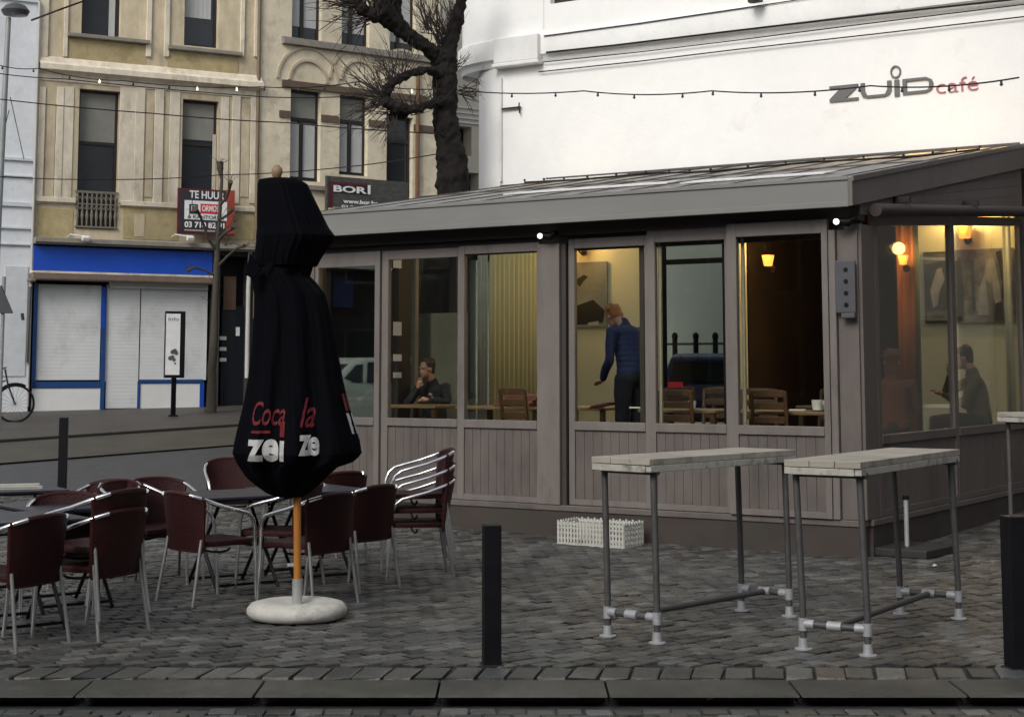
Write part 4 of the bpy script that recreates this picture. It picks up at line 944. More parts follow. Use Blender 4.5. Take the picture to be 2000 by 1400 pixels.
# bollards
def bollard(base, h, label, w_=.104):
    t = thing('bollard', label, 'bollard', base, R(8), 'black square bollards')
    m = MB(); m.box(-w_/2,w_/2,-w_/2,w_/2,-.02,h); m.build('shaft', BLACK, t, bevel=.006)
    m = MB(); m.box(-w_/2-.012,w_/2+.012,-w_/2-.012,w_/2+.012,-.02,.006); m.build('foot', MORT, t)
    return t
BOLM = BLACK
bollard(G(960,1297), .80, 'black bollard standing alone in front of the cafe terrace between parasol base and high tables')
bollard(G(1990,1304), .86, 'black bollard cut off by the right edge of the photo', .125)
bl = G(121, 962); bollard(bl, (AT(121,815,bl.y).z-bl.z), 'black bollard at the back left beyond the chairs, near the road')
# cars
def car(root, body_mat, L=3.9, W_=1.66, H=1.45):
    # profile along x (front = +x), z
    prof = [(-L/2,.35),(-L/2,.75),(-L/2+.06,.98),(-L/2+.32,H-.05),(-L/2+.7,H),(.35,H-.01),(.62,H-.08),(1.12,.98),(L/2-.15,.82),(L/2,.62),(L/2,.32),(L/2-.08,.22),(-L/2+.05,.22)]
    vs = []; 
    def inset(z): return 0 if z < .95 else .16*(z-.95)/(H-.95)
    for s_ in (-1, 1):
        for x, z in prof: vs.append((x, s_*(W_/2-inset(z)), z))
    n = len(prof); fs = [tuple(range(n)), tuple(range(2*n-1,n-1,-1))]+[(k,n+k,n+(k+1)%n,(k+1)%n) for k in range(n)]
    m = MB().add(vs, fs); m.build('body', body_mat, root, bevel=.05)
    g = MB()
    for s_ in (-1, 1):
        def sp(x, z, o=.006): return (x, s_*(W_/2-inset(z)+o), z)
        for q in ([(-L/2+.25,1.0),(-L/2+.42,H-.1),(-.55,H-.08),(-.55,1.0)], [(-.48,1.0),(-.48,H-.08),(.32,H-.09),(.42,1.0)], [(.5,1.0),(.42,H-.12),(.58,H-.14),(.98,1.0)]):
            g.poly([sp(*p) for p in q])
    wi = W_/2-.2
    g.poly([(.66,-wi,H-.12),(.66,wi,H-.12),(1.09,wi+.06,1.02),(1.09,-wi-.06,1.02)]); g.poly([(-L/2+.06,-wi-.05,1.02),(-L/2+.06,wi+.05,1.02),(-L/2+.285,wi,H-.12),(-L/2+.285,-wi,H-.12)])
    g.v = [(x+(.012 if x > .6 and abs(y) <= wi+.07 else (-.012 if x < -L/2+.3 and abs(y) <= wi+.06 else 0)), y, z) for x, y, z in g.v]
    g.build('window', DGLASS, root)
    for x in (-L/2+.68, L/2-.75):
        for s_ in (-1, 1):
            t = MB(); t.lathe([(0,-.1),(.30,-.1),(.31,-.06),(.31,.08),(.29,.1),(0,.1)], (x, s_*(W_/2-.07), .31), 20, 'y'); wo_ = t.build('wheel', BLACK, root, smooth=True)
            t = MB(); t.lathe([(0,-.112),(.2,-.112),(.2,.112),(0,.112)], (x, s_*(W_/2-.07), .31), 16, 'y'); t.build('rim', STEEL, wo_)
    for s_ in (-1, 1):
        MB().box(-L/2-.015,-L/2+.05,s_*(W_/2-.35),s_*(W_/2-.04),.93,1.02).build('tail_light', M('red_lamp_lens', (.35,.01,.02), .3) if root.name.startswith('white') else emit('lit_tail_lamp', (.45,.01,.03), .35), root, bevel=.01)
        MB().box(L/2-.06,L/2+.012,s_*(W_/2-.4),s_*(W_/2-.06),.58,.72).build('headlight', M('lamp_lens', (.5,.5,.5), .2), root, bevel=.01)
wc = AT(702, 760, 29.5); cz = gz(wc.x, wc.y)-.07
c1 = thing('white_car', 'small white car parked across the street, seen through the left end of the veranda', 'car', (wc.x, wc.y, cz), FC.a+R(184))
car(c1, M('white_car_paint', (.60,.66,.64), .3, var=.03), L=3.6)
bc = V.w(*V.hit(1412, 700, 'y', 9.3)); bc.z = .50  # car, posts and rail are solid stand-ins for a street reflection
c2 = thing('blue_car', 'dark blue car with a red tail light, seen through the black framed inner window', 'car', bc, V.a+R(112))
car(c2, M('dark_blue_car_paint', (.05,.065,.22), .3, var=.05))
for i, px in enumerate((1318, 1359, 1397)):
    p = V.w(*V.hit(px, 660, 'y', 10.6)); zt_ = AT(px, 650, p.y).z
    t = thing('yard_post', ['left of three dark posts with a rail above the blue car', 'middle one of three dark posts with a rail above the blue car', 'right of three dark posts with a rail above the blue car'][i], 'post', (p.x, p.y, .5), 0, 'dark posts behind the blue car')
    m = MB(); m.tube([(0,0,0),(0,0,zt_-.5-.08)], .045, 8); m.ell((0,0,zt_-.56),(.055,.055,.07)); m.build('shaft', BLACK, t)
rl = V.hit(1305,672,'y',10.6); rr_ = V.hit(1400,672,'y',10.6)
m = MB(); m.tube([V.w(rl.x-.4,10.6,rl.z), V.w(rr_.x+.4,10.6,rl.z)], .02, 6); tag(m.build('yard_rail', STEEL), 'grey rail running between the three dark posts behind the blue car', 'rail')

# ================================================================ OVERHEAD WIRES AND STRING LIGHTS
def span(pts3, n=14, sag=.0):
    out = []
    for i in range(len(pts3)-1):
        for k in range(n):
            t = k/n; p = pts3[i].lerp(pts3[i+1], t); p.z -= sag*4*t*(1-t); out.append(p)
    out.append(pts3[-1]); return out
def wire(pix, r, label, sag=.1, name='overhead_wire'):
    pts = span([AT(*p) for p in pix], 12, sag); return tag(MB().tube(pts, r, 5, cap=False).build(name, BLACK), label, 'wire')
wire([(-20,145,26),(240,190,27.5),(530,206,28.5)], .010, 'thin overhead wire crossing just under the ochre house cornice', .03) if False else None
wire([(-10,193,30),(300,222,30),(560,240,30),(870,262,Yt-.35)], .011, 'thin overhead wire crossing the windows of the ochre house', .02)
wire([(-10,143,30),(130,155,30),(520,190,30),(700,188,28)], .010, 'thin overhead wire along the cornice of the ochre house', .02)
wire([(-10,345,29),(230,351,29),(430,342,29),(640,330,28),(860,300,Yt-.35)], .009, 'lowest thin overhead wire, level with the balustrade top', .02)
wire([(62,40,31),(115,20,33.6),(165,2,34)], .02, 'short dark cable running up from the street lamp', .0)
BULB = M('clear_bulb', (.25,.25,.22), .2); BULBL = emit('lit_bulb', (1.0,.93,.75), 1.2)
def string_lights(pix, label, n, r=.008, lit=(), drop=.03, bs=.02, sag=.05):
    root = thing('string_lights', label, 'string lights', AT(*pix[0]))
    o = root.location
    pts = [p-o for p in span([AT(*p) for p in pix], 14, sag)]
    MB().tube(pts, r, 5, cap=False).build('wire', BLACK, root)
    cum = [0]
    for i in range(1, len(pts)): cum.append(cum[-1]+(pts[i]-pts[i-1]).length)
    for k in range(n):
        d = cum[-1]*(k+.5+random.uniform(-.25,.25))/n; i = max(j for j in range(len(cum)-1) if cum[j] <= d); t = (d-cum[i])/(cum[i+1]-cum[i]); p = pts[i].lerp(pts[i+1], t)
        m = MB(); m.tube([(p.x,p.y,p.z),(p.x,p.y,p.z-drop)], r*1.5, 5); m.ell((p.x,p.y,p.z-drop-bs*.6), (bs,bs,bs), 8, 6)
        m.build('bulb', BULBL if k in lit else IRON, root)
string_lights([(-20,122,27),(75,134,27),(240,158,26.5),(510,170,26),(700,160,25),(868,174,Yt-.5)], 'string of festoon bulbs from the left edge to the bare tree', 16, lit=(3,6,7,14), bs=.019)
string_lights([(868,174,Yt-.5),(1140,178,21.6),(1390,178,20),(1700,168,18),(1990,152,16)], 'string of festoon bulbs from the bare tree across the white cafe wall', 13, r=.009, bs=.018)
rp = [V.w(x_, y_, zroof(y_)+.03+.02*math.sin(x_*3)) for x_, y_ in ((-6.4,4.3),(-5.2,3.7),(-4,3.6),(-3,3.1),(-1.8,3.3),(-.6,3.5),(0,3.9))]
root = thing('string_lights', 'dark bulb string lying loosely along the veranda roof', 'string lights', rp[0])
pts = span([p-rp[0] for p in rp], 8, .0); MB().tube(pts, .012, 5).build('wire', BLACK, root)
for k in range(0, len(pts), 3):
    p = pts[k]; MB().ell((p.x,p.y,p.z+.03), .018, 6, 5).build('bulb', IRON, root)

# ================================================================ TERRACE FURNITURE
def make_chair(name='bistro_chair'):
    t = thing(name, 'maroon wicker chair', 'chair')
    for s_ in (-1, 1):
        m = MB(); m.tube([(s_*.245,-.265,0),(s_*.25,-.25,.2),(s_*.252,-.235,.42),(s_*.262,-.225,.54),(s_*.272,-.20,.605),(s_*.28,-.15,.645),(s_*.282,-.05,.672),(s_*.278,.06,.70),(s_*.262,.17,.738),(s_*.235,.245,.768),(s_*.17,.295,.79)], .0145, 8)
        m.build('armrest', ALU, t, smooth=True)
        m = MB(); m.tube([(s_*.215,.215,.47),(s_*.215,.225,.40),(s_*.235,.29,0)], .0125, 8); m.build('leg', ALUD, t, smooth=True)
    m = MB()
    n = 10; m.tube([(.235*math.cos(math.pi*k/n),-.02,.40-.045*math.sin(math.pi*k/n)+.0) for k in range(n+1)], .009, 6)
    m.tube([(-.25,-.235,.405),(.25,-.235,.405)], .01, 6); m.build('stretcher', IRON, t, smooth=True)
    # back: curved wicker shell
    m = MB(); nu, nv = 14, 8; F_ = [[None]*(nu+1) for _ in range(nv+1)]; vs = []
    for side in (0, 1):
        for j in range(nv+1):
            v = j/nv; z = .385+.405*v
            hw = .215+.035*v
            for i in range(nu+1):
                u = -1+2*i/nu
                zz = z - (.03*abs(u)**3 if j == nv else 0) + .012*(1-u*u)*v
                y = .215+.085*v - .085*abs(u)**2.6*(.35+.65*v) + (.0 if side == 0 else .022)
                vs.append((u*hw*(1.0 if side == 0 else 1.03), y, zz))
    N_ = (nu+1)*(nv+1); fs = []
    for j in range(nv):
        for i in range(nu):
            a = j*(nu+1)+i; fs += [(a,a+nu+1,a+nu+2,a+1),(N_+a,N_+a+1,N_+a+nu+2,N_+a+nu+1)]
    for i in range(nu): fs += [(i,i+1,N_+i+1,N_+i),(nv*(nu+1)+i,N_+nv*(nu+1)+i,N_+nv*(nu+1)+i+1,nv*(nu+1)+i+1)]
    for j in range(nv): a = j*(nu+1); fs += [(a,N_+a,N_+a+nu+1,a+nu+1),(a+nu,a+2*nu+1,N_+a+2*nu+1,N_+a+nu)]
    m.add(vs, fs); bo = m.build('backrest', WICK, t, smooth=True)
    top = [v for v in vs[nv*(nu+1):(nv+1)*(nu+1)]]; bot = vs[:nu+1]
    m = MB(); m.tube([(x, y+.011, z) for x, y, z in top], .016, 7); m.tube([(x, y+.011, z) for x, y, z in bot], .013, 7)
    m.tube([(vs[j*(nu+1)][0], vs[j*(nu+1)][1]+.011, vs[j*(nu+1)][2]) for j in range(nv+1)], .014, 7); m.tube([(vs[j*(nu+1)+nu][0], vs[j*(nu+1)+nu][1]+.011, vs[j*(nu+1)+nu][2]) for j in range(nv+1)], .014, 7)
    m.build('rim', WICKR, bo, smooth=True)
    m = MB(); o_ = [(-.20,-.25),(.20,-.25),(.235,-.20),(.235,.12),(.20,.21),(-.20,.21),(-.235,.12),(-.235,-.20)]
    k = len(o_); m.add([(x,y,.415) for x,y in o_]+[(x*1.02,y*1.02,.435) for x,y in o_]+[(x,y,.455) for x,y in o_]+[(x*.8,y*.8,.45) for x,y in o_],
        [tuple(range(k-1,-1,-1))]+[(r*k+i,r*k+(i+1)%k,(r+1)*k+(i+1)%k,(r+1)*k+i) for r in range(3) for i in range(k)]+[tuple(range(3*k,4*k))])
    m.build('seat', WICK, t, smooth=True)
    return t
chair0 = make_chair(); _used = [False]
def put_chair(px, Y, face, label, dz=0, gpy=None):
    """px column and depth of the chair's centre; face = direction the sitter looks"""
    c = chair0 if not _used[0] else copy_tree(chair0); _used[0] = True
    X = (px-CX)/F*(.9945*Y-.178)
    c.location = (X*1.0, Y, gz(X, Y)+dz); c.rotation_euler = (random.gauss(0,.004), 0, math.atan2(face[1], face[0])+math.pi/2)
    c['label'] = label; c['group'] = 'maroon wicker terrace chairs'
    return c
put_chair(14, 10.3, (-.9,.44), 'front left maroon wicker chair, its back to the street, at the left edge')
for k in range(2): put_chair(176, 10.75, (-.88,.48), ['lower chair of the stacked pair near the left front', 'upper chair of the stacked pair near the left front'][k], .125*k)
put_chair(405, 12.25, (.70,.71), 'maroon chair between the stacked pair and the parasol, turned to the right towards a table')
put_chair(185, 13.1, (-.35,-.93), 'maroon chair behind the left dark table, facing the street')
put_chair(275, 13.1, (.85,-.52), 'maroon chair behind the stacked pair, arms towards the middle table')
put_chair(455, 16.0, (.3,-.95), 'maroon chair half hidden behind the left side of the black parasol')
put_chair(600, 12.1, (-.8,.6), 'maroon chair right behind the orange parasol pole, back to the street')
put_chair(688, 12.95, (-.8,.6), 'maroon chair between the one behind the parasol pole and the stack at the right')
put_chair(640, 14.6, (-.6,.8), 'maroon chair back just peeping out between the parasol and the stack')
put_chair(545, 13.0, (-.96,.25), 'maroon chair whose tube arm shows left of the orange parasol pole')
for k in range(3): put_chair(812, 13.7, (-.985,-.17), ['bottom chair of the three stacked beside the veranda', 'middle chair of the three stacked beside the veranda', 'top chair of the three stacked beside the veranda'][k], .115*k)
put_chair(120, 11.75, (.15,-.98), 'maroon chair pushed under the left table, mostly hidden behind the front chair')
put_chair(318, 13.35, (.5,-.85), 'maroon chair behind the middle table with its tube arm pointing right')
def make_table():
    t = thing('bistro_table', 'dark square bistro table', 'table')
    m = MB(); m.box(-.39,.39,-.39,.39,.70,.722); m.build('tabletop', TTOP, t, bevel=.006)
    m = MB(); m.box(-.352,.352,-.352,.352,.685,.699); m.build('edge_frame', IRON, t)
    for s_ in (-1, 1):
        m = MB(); m.tube([(s_*.26,-.30,0),(s_*.26,.28,.69)], .014, 6); m.build('leg', BLACK, t); m = MB(); m.tube([(s_*.235,.30,0),(s_*.235,-.28,.69)], .014, 6); m.build('leg', BLACK, t)
    m = MB(); m.tube([(-.26,-.27,.04),(.26,-.27,.04)], .011, 6); m.tube([(-.26,.27,.04),(.26,.27,.04)], .011, 6); m.tube([(-.26,0,.345),(.26,0,.345)], .011, 6); m.build('stretcher', BLACK, t)
    return t
tb0 = make_table(); first = [True]
def put_table(px, Y, rz, label):
    c = tb0 if first[0] else copy_tree(tb0); first[0] = False
    X = (px-CX)/F*(.9945*Y-.178); c.location = (X, Y, gz(X, Y)); c.rotation_euler = (0, 0, R(rz)); c['label'] = label; c['group'] = 'dark terrace tables'
    return c
put_table(20, 11.0, 38, 'dark bistro table cut by the left edge behind the front left chair')
put_table(120, 12.0, 38, 'dark bistro table butted against the left edge one, behind the stacked pair')
tA = put_table(15, 13.6, 30, 'dark bistro table at the left edge carrying a white tray')
put_table(452, 13.1, 35, 'dark bistro table left of the parasol, in the middle of the chairs')
put_table(600, 13.6, 35, 'dark bistro table hidden behind the parasol bottom')
tr_ = thing('tray', 'pale tray lying on the dark table at the left edge', 'tray', (tA.location.x+.02, tA.location.y-.05, tA.location.z+.722), R(20))
m = MB(); m.box(-.24,.24,-.16,.16,0,.012); m.box(-.24,.24,-.16,-.148,.012,.03); m.box(-.24,.24,.148,.16,.012,.03); m.build('tray_base', M('pale_tray', (.42,.42,.38), .5), tr_, bevel=.005)
# ---- closed black parasol
ug = G(580, 1207); um = thing('parasol', 'tall closed black parasol with red and white print on an orange wooden pole', 'parasol', ug)
Yu = ug.y
def UL(px, py): p = AT(px, py, Yu); return (p.x-ug.x, p.z-ug.z)
m = MB(); zb_ = 0
m.lathe([(0,.0),(.27,.0),(.325,.012),(.345,.045),(.342,.075),(.315,.105),(.26,.118),(.15,.118),(.125,.10),(.07,.10),(0,.10)], (0,0,0), 40); m.build('base', CONC, um, smooth=True)
m = MB(); px0 = UL(573, 1130); m.tube([(0,0,.10),(0,0,px0[1])], .036, 14); m.tube([(-.0,0,.36),(-.07,0,.36)], .012, 6); m.build('tube_holder', M('pale_steel_tube', (.5,.5,.5), .4, .5), um, smooth=True)
topx, topz = UL(541, 345)
m = MB(); m.tube([(0,0,px0[1]-.04),(-.012,0,1.0),(topx*.6,0,2.2),(topx,0,topz)], .026, 14); m.build('pole', WOODO, um, smooth=True)
m = MB(); tp = UL(541, 322); m.lathe([(.016,0),(.03,.02),(.042,.05),(.036,.075),(.018,.10),(0,.105)], (topx,0,topz-.02), 14); m.build('finial', M('pale_wood_knob', (.26,.17,.10), .6), um, smooth=True)
def canopy_fn(tab, folds, amp, ph, depth=.8, tw=1.0):
    rows = [(UL(a,y)[0], UL(b,y)[0], UL(a,y)[1]) for y, a, b in tab]
    def f(th, t):
        i = min(int(t), len(rows)-2); u = t-i; a = rows[i][0]*(1-u)+rows[i+1][0]*u; b = rows[i][1]*(1-u)+rows[i+1][1]*u; z = rows[i][2]*(1-u)+rows[i+1][2]*u
        c, r = (a+b)/2, (b-a)/2
        g = min(1.0, .35+.65*max(0,(t/len(rows))))
        k = 1 - amp*g*(.5-.5*math.cos(folds*th+ph+tw*math.sin(z*2.1)))*abs(math.sin(th))**.25 - .03*math.sin(3*th+z*4)*abs(math.sin(th)) - g*(.022*math.sin(27*th+2*math.sin(z*5))+.015*math.sin(41*th+3*z))*abs(math.sin(th))
        side = math.sin(th)
        return Vector((c + r*math.cos(th)*(1-.15*amp*(.5-.5*math.cos(folds*th+ph))), r*depth*side*k, z))
    return f, len(rows)
def canopy(tab, name, folds, amp, ph, depth, tw=1.0, n=220, sub=5):
    f, nr = canopy_fn(tab, folds, amp, ph, depth, tw); vs = []; M_ = (nr-1)*sub+1
    for j in range(M_):
        for k in range(n): vs.append(f(2*math.pi*k/n, j/sub))
    fs = [(j*n+k, j*n+(k+1)%n, (j+1)*n+(k+1)%n, (j+1)*n+k) for j in range(M_-1) for k in range(n)]+[tuple(range(n)), tuple((M_-1)*n+k for k in range(n-1,-1,-1))]
    MB().add(vs, fs).build(name, FABRIC, um, smooth=True); return f, nr
body_tab = [(480,512,600),(500,508,625),(520,500,612),(540,488,606),(552,492,618),(575,496,636),(620,495,648),(680,491,659),(740,484,670),(790,475,682),(830,465,694),(860,458,703),(884,454,707),(893,458,700),(902,462,690),(912,468,660),(930,480,640),(948,500,622),(962,520,604),(970,538,592)]
fB, nB = canopy(body_tab, 'canopy', 9, .34, .4, .85)
cap_tab = [(349,520,575),(352,506,588),(360,503,601),(385,502,613),(415,502,628),(445,502,643),(462,500,656),(472,500,652),(488,498,640),(505,497,628),(520,500,620)]
fC_, nC = canopy(cap_tab, 'top_valance', 5, .22, 1.1, .95, .4)
# flap of fabric at the left waist
m = MB(); pts = [UL(500,500), UL(490,541), UL(505,548), UL(520,530)]; m.prism(pts, -.26, -.22); m.build('flap', FABRIC, um)
# print, laid on the folds
samp = {}
def surf_y(x, z):
    # front-most point of the canopy at this x, z
    zr = [UL(a,y)[1] for y, a, b in body_tab]
    i = 0
    while i < len(zr)-2 and zr[i+1] > z: i += 1
    t = i + (zr[i]-z)/(zr[i]-zr[i+1]); key = round(t*8)
    if key not in samp: samp[key] = [fB(math.pi+math.pi*k/400, key/8) for k in range(401)]
    best = min((p for p in samp[key] if abs(p.x-x) < .006), key=lambda p: p.y, default=None)
    return best.y if best else -.2
REDP = M('red_print', (.13,.005,.012), .7, var=.2); WHP = M('white_print', (.48,.48,.48), .7, var=.05)
def printed(body, r_, mat, depth=.0015, **k):
    a = UL(r_[0], (r_[2]+r_[3])/2)[0]; b = UL(r_[1], (r_[2]+r_[3])/2)[0]; z0 = UL(0, r_[3])[1]; z1 = UL(0, r_[2])[1]
    vs, fs = text_mesh(body, depth=0, res=6, **k); ax, bx_ = min(v[0] for v in vs), max(v[0] for v in vs); ay, by_ = min(v[1] for v in vs), max(v[1] for v in vs)
    import bmesh
    bm = bmesh.new(); V_ = [bm.verts.new((a+(b-a)*(v[0]-ax)/(bx_-ax), 0, z0+(z1-z0)*(v[1]-ay)/(by_-ay))) for v in vs]
    for f_ in fs:
        try: bm.faces.new([V_[i] for i in f_])
        except ValueError: pass
    for g in range(1, 14):   # slice so the print can follow the folds
        x = a+(b-a)*g/14; bmesh.ops.bisect_plane(bm, geom=bm.verts[:]+bm.edges[:]+bm.faces[:], plane_co=(x,0,0), plane_no=(1,0,0))
        z = z0+(z1-z0)*g/14; bmesh.ops.bisect_plane(bm, geom=bm.verts[:]+bm.edges[:]+bm.faces[:], plane_co=(0,0,z), plane_no=(0,0,1))
    bm.verts.index_update(); mb = MB()
    mb.add([(v.co.x, surf_y(v.co.x, v.co.z)-.006, v.co.z) for v in bm.verts], [[v.index for v in f_.verts] for f_ in bm.faces]); bm.free()
    return mb.build('printed_lettering', mat, um, fix=False)
printed('ze', (494,556,854,897), WHP, bold=.035); printed('l', (558,568,857,896), WHP, bold=.0)
printed('z', (597,617,846,885), WHP, bold=.03); printed('e', (612,632,850,886), WHP, bold=.03)
printed('Coca', (503,568,782,828), REDP, shear=.35, bold=.01); printed('l', (558,568,820,850), REDP, bold=.03); printed('la', (598,624,775,832), REDP, shear=.3, bold=.01)
printed('-', (503,540,838,843), REDP)
m = MB()
def edge_strip(y0, y1, w0, mat):
    vs = []
    for k in range(7):
        y = y0+(y1-y0)*k/6; i = 0
        tb2 = [(q[0], q[2]) for q in body_tab]; 
        while i < len(tb2)-2 and tb2[i+1][0] < y: i += 1
        u = (y-tb2[i][0])/(tb2[i+1][0]-tb2[i][0]); xr = tb2[i][1]*(1-u)+tb2[i+1][1]*u
        for d in (-w0, .5): p = UL(xr+d, y); vs.append((p[0], surf_y(p[0], p[1])-.008 if d < 0 else -.02, p[1]))
    MB().add(vs, [(2*i,2*i+1,2*i+3,2*i+2) for i in range(6)]).build('printed_lettering', mat, um)
edge_strip(806, 846, 8, WHP); edge_strip(768, 802, 7, REDP)

# ---- high tables of scaffold tube
def high_table(A, B, h, width, label, lean=(0,0), planks=2, over=.06):
    """A, B = ground points under the centre of near and far end"""
    A, B = Vector(A), Vector(B); d = (B-A); L = d.length; rz = math.atan2(d.y, d.x)
    t = thing('high_table', label, 'table', ((A.x+B.x)/2, (A.y+B.y)/2, (A.z+B.z)/2), rz); t['group'] = 'standing height plank tables'
    hw = width/2; lx, ly = lean
    for sx in (-1, 1):
        for sy in (-1, 1):
            x0, y0 = sx*L/2, sy*hw
            m = MB(); m.tube([(x0,y0,0.02),(x0+lx*sx*0,y0,.25),(x0+lx,y0+ly,h-.07)], .021, 12); lg = m.build('leg', STEEL, t, smooth=True)
            m = MB(); m.lathe([(.055,0),(.055,.008),(.032,.012),(.028,.07),(0,.07)], (x0,y0,0), 14); m.tube([(x0,y0,.115),(x0,y0,.19)], .029, 12); m.build('foot_fitting', CLAMP, lg, smooth=True)
            MB().tube([(x0,y0-sy*.015,.155),(x0,y0-sy*.075,.155)], .0285, 12).build('clamp', CLAMP, lg, smooth=True)
        m = MB(); m.tube([(sx*L/2,-hw+.02,.155),(sx*L/2,hw-.02,.155)], .021, 12); cr = m.build('cross_tube', STEEL, t, smooth=True)
        MB().tube([(sx*L/2,-.045,.155),(sx*L/2,.045,.155)], .03, 12).build('clamp', CLAMP, cr, smooth=True)
        m = MB(); m.tube([(sx*L/2+lx,-hw-.02,h-.085),(sx*L/2+lx,hw+.02,h-.085)], .02, 10); m.build('top_tube', STEEL, t, smooth=True)
    m = MB(); m.tube([(-L/2+.03,0,.155),(L/2-.03,0,.155)], .021, 12); m.build('long_tube', STEEL, t, smooth=True)
    W2 = width/2+.045; X0, X1 = -L/2-over+lx, L/2+over+lx
    m = MB(); n = 3; wd = 2*W2/n
    for k in range(n): m.box(X0+.004*k, X1-.003*k, -W2+k*wd+.003+ly, -W2+(k+1)*wd-.003+ly, h-.040, h)
    tp = m.build('tabletop', PLANK, t, bevel=.003)
    m = MB(); m.box(X0+.012, X1-.012, -W2+.002+ly, -W2+.045+ly, h-.084, h-.042); m.box(X0+.012, X1-.012, W2-.045+ly, W2-.002+ly, h-.084, h-.042)
    m.box(X0+.005, X0+.05, -W2+.047+ly, W2-.047+ly, h-.086, h-.044); m.box(X1-.05, X1-.005, -W2+.047+ly, W2-.047+ly, h-.086, h-.044); m.build('top_frame', PLANKE, tp, bevel=.003)
    return t
a1 = G(1188,1242); a2 = G(1283,1256); b1 = G(1452,1187); b2 = G(1540,1209)
high_table((a1+a2)/2, (b1+b2)/2, AT(1221,893,((a1+a2)/2).y).z, (a2-a1).length, 'left one of the two weathered plank tables on scaffold tube legs', lean=(.0,.02), over=.09)
a1 = G(1567,1268); a2 = G(1698,1280); b1 = G(1757,1190); b2 = G(1877,1217)
high_table((a1+a2)/2, (b1+b2)/2, AT(1622,899,((a1+a2)/2).y).z, (a2-a1).length*.98, 'right one of the two weathered plank tables, nearest the veranda corner', lean=(.0,.03), over=.09)
a1 = G(1967,1100); t3 = high_table(a1+Vector((.22,.05,0)), a1+Vector((1.5,.75,0)), AT(1960,806,a1.y).z, .42, 'plank table at the far right, cut off by the right edge', over=.10)
# ---- white slatted crate by the veranda
c0 = V.l(G(1088,1061)); c1_ = V.l(G(1228,1069)); 
cr = thing('crate', 'white slatted plastic crate on the setts against the veranda plinth', 'crate', V.w(c0.x, min(c0.y, -.50), 0), V.a)
Lc = c1_.x-c0.x; Wc = .40; Hc = .23
CW = M('white_crate_plastic', (.46,.46,.42), .5, var=.12, dirt=((.3,.29,.24), 6, .5, .7))
m = MB(); 
for z0, z1 in ((0,.03),(.062,.08),(.112,.13),(.162,.178),(Hc-.035,Hc-.008)):
    m.box(0,Lc,0,.012,z0,z1); m.box(0,Lc,Wc-.012,Wc,z0,z1); m.box(0,.012,.012,Wc-.012,z0,z1); m.box(Lc-.012,Lc,.012,Wc-.012,z0,z1)
n = int(Lc/.036)
for k in range(n+1):
    x = .008+(Lc-.03)*k/n; m.box(x,x+.020,-.004,.008,0,Hc+.012*(k%2)); m.box(x,x+.020,Wc-.008,Wc+.004,0,Hc+.012*(k%2))
for k in range(8):
    y = .01+(Wc-.035)*k/7; m.box(-.004,.008,y,y+.020,0,Hc+.01); m.box(Lc-.008,Lc+.004,y,y+.020,0,Hc+.01)
m.box(.01,Lc-.01,.01,Wc-.01,.003,.012); m.build('slatted_shell', CW, cr)
# ---- eave spotlights and the dotted grey box on the corner post
for (px, py, lab) in ((1058,461,'lit white spotlight on a black arm under the eave, above the middle post'), (1637,433,'lit white spotlight on a black arm under the eave at the veranda corner')):
    q = V.hit(px, py, 'y', -.16); sp = thing('spotlight', lab, 'spotlight', V.w(q.x, -.16, q.z), V.a, 'eave spotlights')
    m = MB(); m.tube([(.02,.0,.0),(.09,.02,-.01),(.13,.03,.02),(.14,.09,.03)], [.04,.042,.035,.02], 10); m.build('housing', BLACK, sp, smooth=True)
    m = MB(); m.ell((-.015,-.01,0), (.028,.028,.028)); m.build('bulb', emit('spot_bulb', (1,.97,.92), 2.0), sp, smooth=True)
q0 = V.hit(1634, 618, 'y', -.075); q1 = V.hit(1671, 508, 'y', -.075)
bx_ = thing('metal_box', 'narrow grey metal box with four dark dots on the veranda corner post', 'box', V.w((q0.x+q1.x)/2, -.072, q0.z), V.a)
hw = (q1.x-q0.x)/2; hh = q1.z-q0.z
m = MB(); m.box(-hw,hw,-.03,0,0.03,hh); m.box(-hw*.35,hw,-.06,-.0,-.02,.028); m.build('case', M('slate_metal', (.075,.075,.085), .5, .2), bx_, bevel=.008)
m = MB()
for k in range(4): m.lathe([(0,-.004),(.022,-.004),(.022,0),(0,0)], (.01,-.031,hh*(.2+.21*k)), 12, 'y')
m.build('dark_hole', BLACK, bx_)
# ---- dark flat parasol foot with a short tube, beside the right table
fb = G(1772, 1082); ft = thing('parasol_stand', 'flat dark stone parasol stand with a short steel tube beside the veranda side wall', 'parasol stand', fb, R(52))
m = MB(); m.box(-.30,.42,-.32,.32,0,.075); m.build('slab', M('dark_slab', (.022,.021,.021), .6, var=.2), ft, bevel=.01)
m = MB(); m.tube([(0,0,.075),(0,0,.52)], .022, 12); m.build('tube', M('pale_steel_tube', (.5,.5,.5), .4, .5), ft, smooth=True)
m = MB(); m.tube([(.02,0,.44),(.08,.02,.44)], .016, 8); m.tube([(0,0,.50),(0,0,.535)], .030, 12); m.build('clamp_knob', BLACK, ft, smooth=True)
# litter specks
LIT = M('pale_litter', (.5,.48,.45), .8)
for (px, py, lab) in ((1826,1107,'small scrap of pale litter beside the dark parasol foot'), (1386,1369,'tiny white scrap lying in the gutter below the kerb')):
    g_ = G(px, py, 0 if py < 1300 else -.06); m = MB(); m.add([(-.02,-.012,.004),(.022,-.008,.012),(.018,.014,.004),(-.015,.012,.016),(.0,.0,.022)], [(0,1,4),(1,2,4),(2,3,4),(3,0,4)]); o = m.build('litter', LIT); o.location = g_+Vector((0,0,.005)); tag(o, lab, 'litter')

